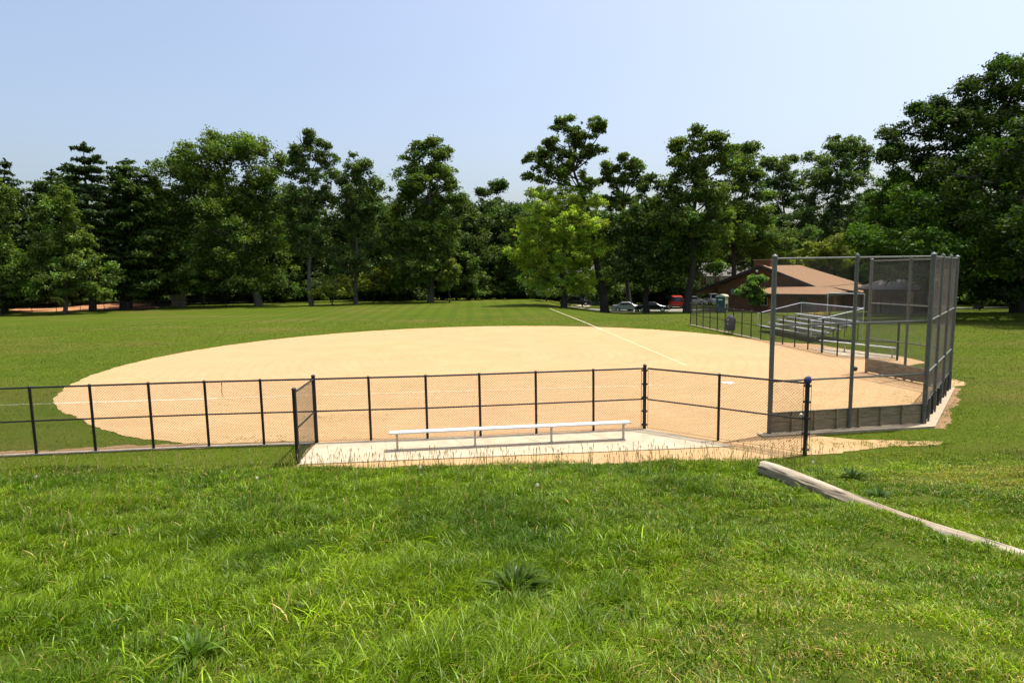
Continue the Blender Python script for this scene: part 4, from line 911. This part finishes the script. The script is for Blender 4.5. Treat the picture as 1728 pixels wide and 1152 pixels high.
if TREES:
    # --- left group
    ctree('dark pine cut by the left edge of the picture, tallest at that edge', 8, 530, 88, 268, [(268, 3, 3), (300, 14, 16), (340, 26, 34), (400, 40, 50), (470, 52, 62), (520, 50, 60)], 505, 1, 'blue', wh=.8)
    btree('low broadleaf tree hugging the left edge under the dark pine', -8, 530, 80, [(0, 360, 22, 45), (6, 460, 32, 40), (-5, 500, 34, 25), (-20, 420, 30, 50)], 'mid', 2, clump=1.0, leaf=.3)
    ctree('dark bushy pine behind the round broadleaf tree on the left', 88, 522, 106, 287, [(287, 4, 4), (310, 22, 24), (350, 38, 36), (420, 52, 46), (500, 60, 50)], 505, 3, 'dark')
    ctree('tall slender pine with bare lower trunk and ragged tiered top', 157, 528, 87, 240, [(240, 6, 5, 141), (256, 13, 15), (270, 8, 28), (286, 40, 22), (300, 16, 36), (320, 10, 26), (350, 22, 36), (385, 12, 24), (420, 16, 18), (440, 10, 12)], 438, 4, 'blue', .42, .8, droop=.0, wh=1.15)
    btree('round green broadleaf tree in front of the tall slender pine', 112, 529, 82, [(105, 350, 26, 28), (90, 400, 34, 34), (125, 395, 32, 36), (75, 450, 36, 30), (128, 450, 42, 36), (100, 480, 52, 26), (165, 490, 20, 16), (55, 485, 22, 22)], 'mid', 5, clump=.95, leaf=.32, per=60, tr=.24, bark='greybark')
    ctree('broad dark pine with thick trunk right of the slender pine', 213, 526, 92, 268, [(268, 8, 6), (282, 22, 18), (310, 30, 38), (360, 38, 50), (420, 46, 62), (470, 54, 66), (500, 40, 60)], 492, 6, 'dark', .75, .97, wh=.7)
    ctree('narrow dark pine between the broad pine and the big oak', 262, 520, 102, 296, [(296, 4, 4), (320, 13, 12), (380, 26, 26), (450, 36, 34), (500, 40, 36)], 498, 7, 'dark')
    # --- big oak and neighbours
    btree('huge round-headed oak, widest crown left of centre', 435, 517, 96, [(382, 258, 44, 30), (340, 285, 44, 34), (430, 290, 44, 40), (305, 320, 36, 44), (385, 330, 70, 50), (452, 350, 38, 50), (320, 400, 44, 50), (400, 410, 72, 50), (455, 420, 36, 46), (350, 465, 60, 34), (430, 475, 50, 30), (300, 460, 30, 30), (345, 345, 50, 40), (420, 340, 50, 40), (385, 262, 50, 26), (320, 300, 34, 30), (455, 300, 24, 34), (360, 430, 60, 40), (300, 370, 30, 40), (400, 455, 60, 40)], 'mid', 8, clump=1.45, leaf=.38, per=64, tr=.55, bark='greybark', dens=.9)
    btree('tall open tree with bare twigs at its top, right of the huge oak', 525, 515, 93, [(523, 238, 5, 14), (545, 245, 9, 12), (518, 262, 20, 20), (552, 268, 13, 20), (500, 290, 20, 28), (538, 300, 26, 30), (515, 335, 30, 26), (548, 345, 18, 26), (500, 375, 18, 22), (532, 385, 26, 22), (505, 425, 14, 12), (520, 350, 30, 30), (530, 420, 26, 18), (495, 400, 18, 24)], 'soft', 9, clump=.95, leaf=.33, per=58, tr=.33, bark='greybark', dens=.85, twigs=[(512, 250, 505, 222), (512, 245, 516, 220), (514, 248, 523, 223), (510, 243, 500, 229), (523, 262, 531, 226)])
    btree('tree with tiered leafy crown and pale straight trunk left of the centre oak', 602, 513, 95, [(598, 280, 22, 18), (585, 305, 26, 24), (622, 310, 20, 26), (600, 345, 38, 28), (632, 355, 14, 14), (585, 385, 28, 24), (622, 400, 28, 30), (598, 430, 34, 22), (600, 375, 34, 26), (605, 320, 26, 26), (585, 455, 30, 18), (625, 450, 26, 18)], 'soft', 10, clump=1.0, leaf=.33, per=60, tr=.3, bark='greybark', dens=.9)
    btree('tall oak with stepped outline standing alone at the centre of the tree line', 729, 506, 98, [(738, 244, 12, 14), (752, 264, 12, 10), (702, 262, 20, 18), (728, 285, 30, 22), (682, 300, 26, 20), (745, 298, 22, 16), (765, 318, 12, 12), (672, 328, 24, 18), (712, 335, 38, 26), (758, 335, 20, 16), (700, 375, 38, 32), (735, 385, 32, 36), (680, 420, 36, 34), (732, 440, 32, 38), (695, 470, 40, 26), (748, 470, 16, 24), (715, 400, 46, 40), (712, 450, 46, 34), (720, 310, 34, 26)], 'mid', 11, clump=1.1, leaf=.35, per=64, tr=.48, bark='greybark', dens=.95)
    btree('tree behind with small wispy top right of the centre oak', 822, 505, 125, [(828, 325, 17, 13), (845, 318, 8, 8), (812, 350, 30, 16), (850, 362, 34, 22), (790, 375, 28, 28), (835, 400, 50, 34), (800, 440, 44, 36), (860, 450, 40, 40)], 'dark', 12, clump=1.3, leaf=.42, per=60, tr=.35, bark='darkbark')
    btree('bright lime-green round tree, the lightest in the whole tree line', 950, 512, 84, [(950, 335, 44, 26), (915, 355, 34, 32), (985, 355, 34, 30), (950, 380, 62, 40), (905, 410, 36, 36), (1000, 405, 32, 34), (950, 430, 66, 38), (905, 460, 44, 28), (985, 462, 46, 32), (870, 432, 18, 12), (945, 485, 50, 18)], 'lime', 13, clump=.8, leaf=.25, per=58, tr=.42, bark='darkbark', dens=1.1, lm='leaf_pale', wide=.98)
    btree('very tall forked oak rising above the lime-green tree, crown open to the sky', 1018, 521, 84.5, [(998, 210, 16, 14), (1018, 218, 12, 10), (955, 212, 18, 14), (970, 228, 12, 10), (990, 235, 18, 18), (1003, 258, 14, 14), (925, 255, 22, 16), (952, 248, 22, 16), (975, 268, 24, 16), (905, 275, 18, 14), (940, 280, 34, 20), (915, 302, 22, 14), (965, 300, 36, 18), (993, 318, 12, 10)], 'mid', 14, clump=.72, leaf=.30, per=48, tr=.55, bark='darkbark', dens=.72)
    btree('open oak with gappy lobes right of the forked oak', 1062, 520, 90, [(1055, 275, 14, 11), (1075, 285, 15, 12), (1030, 285, 9, 12), (1065, 305, 14, 11), (1040, 312, 16, 10), (1082, 312, 9, 16), (1022, 302, 8, 10), (1050, 340, 30, 14), (1085, 345, 20, 14), (1030, 345, 14, 16)], 'mid', 15, clump=.85, leaf=.32, per=56, tr=.4, bark='darkbark', dens=.95)
    btree('dense dark broadleaf tree shading the silver and black cars', 1092, 522, 83, [(1080, 370, 50, 36), (1120, 360, 36, 38), (1060, 410, 44, 40), (1115, 420, 52, 44), (1075, 455, 50, 34), (1130, 465, 40, 26), (1045, 460, 26, 28), (1112, 315, 22, 18)], 'dark', 16, clump=1.1, leaf=.34, per=62, tr=.42, bark='darkbark')
    btree('tall spreading oak with layered top left of the brick building', 1163, 523, 80, [(1180, 238, 30, 14), (1160, 252, 18, 12), (1205, 248, 20, 16), (1190, 270, 36, 16), (1150, 285, 20, 13), (1175, 300, 34, 16), (1215, 285, 18, 18), (1160, 330, 44, 20), (1200, 330, 40, 30), (1150, 375, 40, 36), (1200, 385, 42, 40), (1160, 425, 44, 30), (1185, 455, 30, 22)], 'mid', 17, clump=1.05, leaf=.34, per=62, tr=.52, bark='darkbark')
    btree('oak with rounded shoulders between the layered oak and the brick building', 1232, 515, 98, [(1250, 262, 24, 14), (1268, 256, 12, 9), (1240, 290, 34, 22), (1265, 300, 22, 22), (1240, 335, 42, 34), (1275, 350, 30, 34), (1235, 385, 44, 34), (1280, 400, 40, 30), (1230, 425, 36, 24), (1300, 415, 36, 24)], 'mid', 18, clump=1.15, leaf=.36, per=62, tr=.45, bark='darkbark')
    btree('low rounded tree directly behind the roof ridge of the brick building', 1300, 500, 104, [(1280, 405, 50, 22), (1330, 410, 44, 22), (1240, 440, 36, 24), (1300, 440, 60, 24)], 'soft', 19, clump=1.2, leaf=.38, per=58)
    btree('hazy tall tree behind the brick building, left of a pair with sky showing between', 1325, 500, 128, [(1320, 278, 28, 18), (1305, 300, 24, 24), (1340, 305, 26, 26), (1310, 340, 24, 26), (1345, 350, 16, 22), (1298, 370, 16, 16), (1330, 392, 30, 16)], 'soft', 20, clump=1.2, leaf=.42, per=56, tr=.42, dens=.85)
    btree('tall domed tree behind the brick building, right of a pair', 1412, 500, 122, [(1425, 250, 28, 18), (1400, 270, 36, 22), (1445, 272, 26, 24), (1410, 305, 46, 30), (1455, 310, 24, 30), (1390, 335, 34, 24), (1440, 350, 40, 34), (1400, 375, 44, 28), (1460, 385, 34, 30)], 'soft', 21, clump=1.35, leaf=.42, per=60, tr=.5)
    btree('small yellowish tree just over the right end of the shingle roof', 1400, 505, 98, [(1400, 420, 32, 18), (1375, 430, 28, 18), (1420, 440, 34, 20), (1350, 440, 30, 16)], 'yel', 22, clump=.9, leaf=.32, per=58)
    # --- right group
    fe = [(1600, 300, 44, 26), (1545, 305, 36, 28), (1500, 320, 34, 28), (1640, 315, 32, 30), (1575, 345, 66, 38), (1490, 365, 40, 36), (1655, 365, 36, 40), (1530, 400, 62, 40), (1620, 410, 62, 42), (1470, 410, 34, 32), (1665, 430, 36, 36), (1560, 450, 60, 30), (1500, 440, 40, 22), (1630, 460, 44, 28)]
    fe += [(1560, 350, 50, 26, -8), (1620, 380, 50, 26, -9), (1500, 400, 44, 24, -7), (1560, 420, 60, 24, -9.5), (1640, 450, 44, 24, -9), (1600, 340, 50, 30, 5), (1520, 350, 50, 30, 5), (1500, 462, 34, 16, -3), (1560, 470, 40, 14, -4), (1600, 480, 30, 14, -3)]
    btree('broad feathery green tree behind the backstop', 1560, 540, 59, fe, 'feath', 23, clump=.9, leaf=.25, per=72, tr=.45, bark='darkbark', dens=1.0)
    gi = [(1700, 150, 44, 34), (1740, 130, 50, 34), (1655, 165, 34, 26), (1610, 190, 34, 26), (1570, 190, 24, 16), (1580, 225, 44, 30), (1530, 225, 28, 22), (1640, 225, 50, 40), (1700, 225, 60, 50), (1535, 262, 32, 22), (1595, 275, 48, 26), (1505, 262, 18, 12), (1660, 290, 50, 40), (1730, 310, 50, 60), (1780, 200, 60, 70), (1790, 330, 60, 80), (1705, 380, 44, 50), (1740, 430, 50, 60), (1800, 450, 60, 60), (1690, 470, 34, 34), (1730, 490, 50, 26), (1660, 500, 26, 16)]
    gi += [(1690, 260, 50, 36, -9), (1640, 300, 44, 30, -8), (1740, 330, 50, 40, -10), (1700, 400, 50, 30, -10), (1750, 440, 60, 30, -12), (1830, 400, 70, 50, -12), (1860, 300, 80, 70, -6), (1680, 200, 50, 34, 6), (1740, 420, 50, 50, 8), (1660, 460, 40, 26, 8)]
    btree('giant dark tree filling the upper right corner', 1722, 540, 57, gi, 'deep', 24, clump=1.0, leaf=.26, per=70, tr=.6, bark='darkbark', dens=.95)
    btree('dark tree just outside the giant tree, cut by the right edge of the picture', 1800, 545, 48, [(1800, 300, 70, 60), (1780, 400, 60, 50), (1850, 380, 80, 70), (1790, 455, 60, 26), (1880, 460, 80, 30), (1820, 360, 60, 40, -5)], 'deep', 31, clump=1.1, leaf=.28, per=60, tr=.4, bark='darkbark', dens=.8)
    btree('dark background tree behind the giant tree at the right edge', 1650, 520, 76, [(1640, 440, 60, 40), (1700, 450, 70, 50), (1600, 470, 50, 30), (1760, 440, 60, 60)], 'dark', 25, clump=1.3, leaf=.36)
    btree('small leafy tree against the gable wall of the brick building', 1268, 526, 74, [(1270, 484, 18, 15), (1258, 493, 20, 11), (1278, 502, 13, 12), (1254, 484, 9, 8), (1272, 471, 11, 8), (1274, 512, 9, 8)], 'grn', 26, clump=.45, leaf=.24, per=46, tr=.09)
    # --- saplings and undergrowth
    sh = [(562, 500, 92, [(562, 480, 18, 18), (550, 496, 20, 14), (580, 494, 16, 14)], 'yel', 'yellow-green sapling between the two pale trunks left of centre'),
          (632, 505, 100, [(632, 462, 16, 14), (618, 480, 24, 16), (645, 470, 10, 8)], 'yel', 'yellow-green understory tree right of the pale straight trunk'),
          (790, 505, 103, [(795, 445, 14, 20), (790, 475, 22, 24), (800, 495, 22, 10)], 'mid', 'small pointed tree right of the centre oak'),
          (757, 505, 95, [(758, 455, 10, 16), (752, 478, 12, 14)], 'yel', 'thin sunlit sapling beside the centre oak trunk'),
          (480, 512, 104, [(478, 480, 20, 20), (495, 496, 26, 12)], 'dark', 'dark shrub between the huge oak trunk and the twiggy tree'),
          (1018, 515, 98, [(1030, 470, 20, 22), (1045, 488, 18, 12)], 'soft', 'grey-green sapling right of the thick dark trunk'),
          (985, 512, 95, [(985, 492, 24, 12), (970, 484, 16, 12)], 'dark', 'dark shrub under the lime-green tree'),
          (1560, 532, 66, [(1560, 505, 40, 14)], 'deep', 'low dark shrub under the feathery tree'),
          (1655, 532, 68, [(1650, 505, 12, 10), (1660, 515, 16, 8)], 'mid', 'small sunlit bush seen under the giant tree at the right'),
          (860, 507, 106, [(870, 490, 30, 14), (845, 494, 24, 10)], 'dark', 'low shrub below the wispy-topped tree'),
          (920, 510, 100, [(920, 495, 30, 12)], 'dark', 'low shrub left of the lime-green tree trunk'),
          (690, 506, 106, [(690, 492, 34, 12)], 'dark', 'low shrub left of the centre oak trunk'),
          (330, 516, 106, [(330, 498, 44, 14), (280, 500, 34, 14)], 'dark', 'dark shrub bank under the huge oak'),
          (560, 508, 106, [(545, 486, 26, 20), (590, 490, 30, 18)], 'dark', 'dark shrub behind the yellow-green sapling'),
          (650, 507, 108, [(640, 484, 34, 22), (672, 492, 22, 14)], 'mid', 'green shrub bank between the pale straight trunk and the centre oak'),
          (770, 506, 110, [(775, 482, 30, 22), (820, 488, 34, 18)], 'dark', 'dark shrub bank right of the centre oak trunk'),
          (400, 515, 108, [(390, 492, 44, 20), (440, 490, 30, 20)], 'dark', 'dark shrub behind the huge oak trunk'),
          (1060, 513, 104, [(1060, 482, 30, 20), (1090, 490, 26, 12)], 'dark', 'dark shrub behind the silver car'),
          (900, 508, 108, [(895, 486, 34, 20)], 'mid', 'green shrub behind the lime-green tree at its left foot'),
          (1130, 515, 108, [(1150, 480, 30, 20), (1110, 485, 26, 16)], 'dark', 'dark shrub behind the red van')]
    for i, (px, py, Y, bl, c, lab) in enumerate(sh): btree(lab, px, py, Y, bl, c, 60 + i, clump=.75, leaf=.28, per=46, tr=.1, bark='darkbark', name='shrub', cat='shrub')
    # --- background rows: a few prototypes copied
    protos = []
    def place(src, x, y, s, rz, label):
        o = src.copy(); COL.objects.link(o); o.location = (x, y, float(T(x, y)) - .2); o.scale = (s, s, s); o.rotation_euler = (0, 0, rz); o['label'] = label; o['group'] = 'background trees behind the tree line'
        for ch in list(src.children):
            c = ch.copy(); COL.objects.link(c); c.parent = o
        return o
    for k, (px, Y, topy, c) in enumerate(((790, 118, 352, 'dark'), (560, 122, 356, 'dark'), (690, 124, 350, 'dark'))):
        b0_ = 505; h_ = b0_ - topy; bl = [(px, topy + 18, 26, 18), (px - 24, topy + 38, 32, 26), (px + 26, topy + 42, 32, 26), (px, topy + 70, 54, 34), (px - 34, topy + 95, 36, 34), (px + 34, topy + 98, 38, 32), (px, topy + 122, 58, 28), (px - 20, topy + 140, 44, 18), (px + 26, topy + 140, 44, 18)]
        protos.append(btree('x', px, b0_, Y, bl, c, 80 + k, clump=1.5, leaf=.46, per=54, tr=.4, bark='darkbark', group='background trees behind the tree line'))
    hz_ = max(p.children[1].data.vertices[0].co.z for p in protos)
    spots = [(-108, 112, 1.25), (-96, 122, 1.1), (-84, 116, 1.3), (-70, 126, 1.2), (-58, 120, 1.15), (-47, 124, 1.2), (-40, 112, .95), (-30, 122, 1.22), (-14, 122, 1.12), (-2, 120, 1.08), (7, 124, 1.1), (16, 128, 1.15), (27, 122, 1.1), (36, 128, 1.15), (46, 124, 1.05), (57, 118, 1.0), (66, 112, 1.05), (78, 104, 1.1), (74, 88, 1.15), (88, 92, 1.3), (70, 74, 1.0), (84, 76, 1.2), (96, 68, 1.3), (62, 96, .9), (-52, 108, .95), (-22, 112, 1.0), (-8, 112, .95), (3, 112, .95), (21, 114, .95), (30, 110, .9), (-64, 112, 1.1), (-90, 104, 1.1)]
    where = ['far left edge', 'left, behind the edge pine', 'left, behind the slender pine', 'left, behind the broad pine', 'behind the left part of the huge oak', 'behind the middle of the huge oak', 'behind the huge oak trunk', 'behind the twiggy-topped tree', 'just left of the centre oak', 'right of the centre oak', 'behind the wispy-topped tree', 'behind the lime-green tree', 'behind the forked oak', 'behind the gappy oak', 'behind the layered oak', 'above the brick building gable', 'above the brick building ridge', 'right of the brick building roof', 'behind the left wing of the feathery tree', 'behind the domed tree', 'behind the pavilion', 'behind the feathery tree', 'at the right edge behind the giant tree', 'low behind the shingle roof', 'between the huge oak and the play area', 'between the twiggy tree and the pale straight trunk', 'just behind the centre oak trunk', 'in the gap right of the centre oak', 'low behind the dark tree over the cars', 'low behind the layered oak', 'filling the gap left of the huge oak', 'behind the round green tree at the left']
    for i, ((x, y, s), wh_) in enumerate(zip(spots, where)):
        src = protos[i % 3]
        if i < 3: src.location = (x, y, float(T(x, y)) - .2); src.scale = (s, s, s); src['label'] = 'dark background tree at the ' + wh_ if i == 0 else 'dark background tree on the ' + wh_
        else: place(src, x, y, s, R_.uniform(0, 6.28), 'dark background tree ' + wh_)
    # far wood reading as one mass
    rs = np.random.RandomState(5); n = 3800; a = rs.uniform(-1.05, 1.05, n); D = rs.uniform(140, 175, n); x = D * np.sin(a) * 1.05; y = D * np.cos(a); D2 = np.abs(a) > .55; y = np.where(D2, y * .9, y)
    cl = np.stack([x, y, T(x, y) + rs.uniform(0, 1, n) ** .8 * (16 + 2.5 * np.sin(a * 23) + 1.5 * np.sin(a * 57)), rs.uniform(1.6, 3.0, n)], 1)
    cc = np.array(GREENS['dark']) * rs.uniform(.6, 1.4, (n, 1)); V, Q, C = leafcloud(cl, rs, .9, 34, cc); o = npmesh('distant_wood', V, Q, C, M['leaf']); o['kind'] = 'stuff'; o['label'] = 'far dark wood closing the view behind the trees'; o['category'] = 'wood'
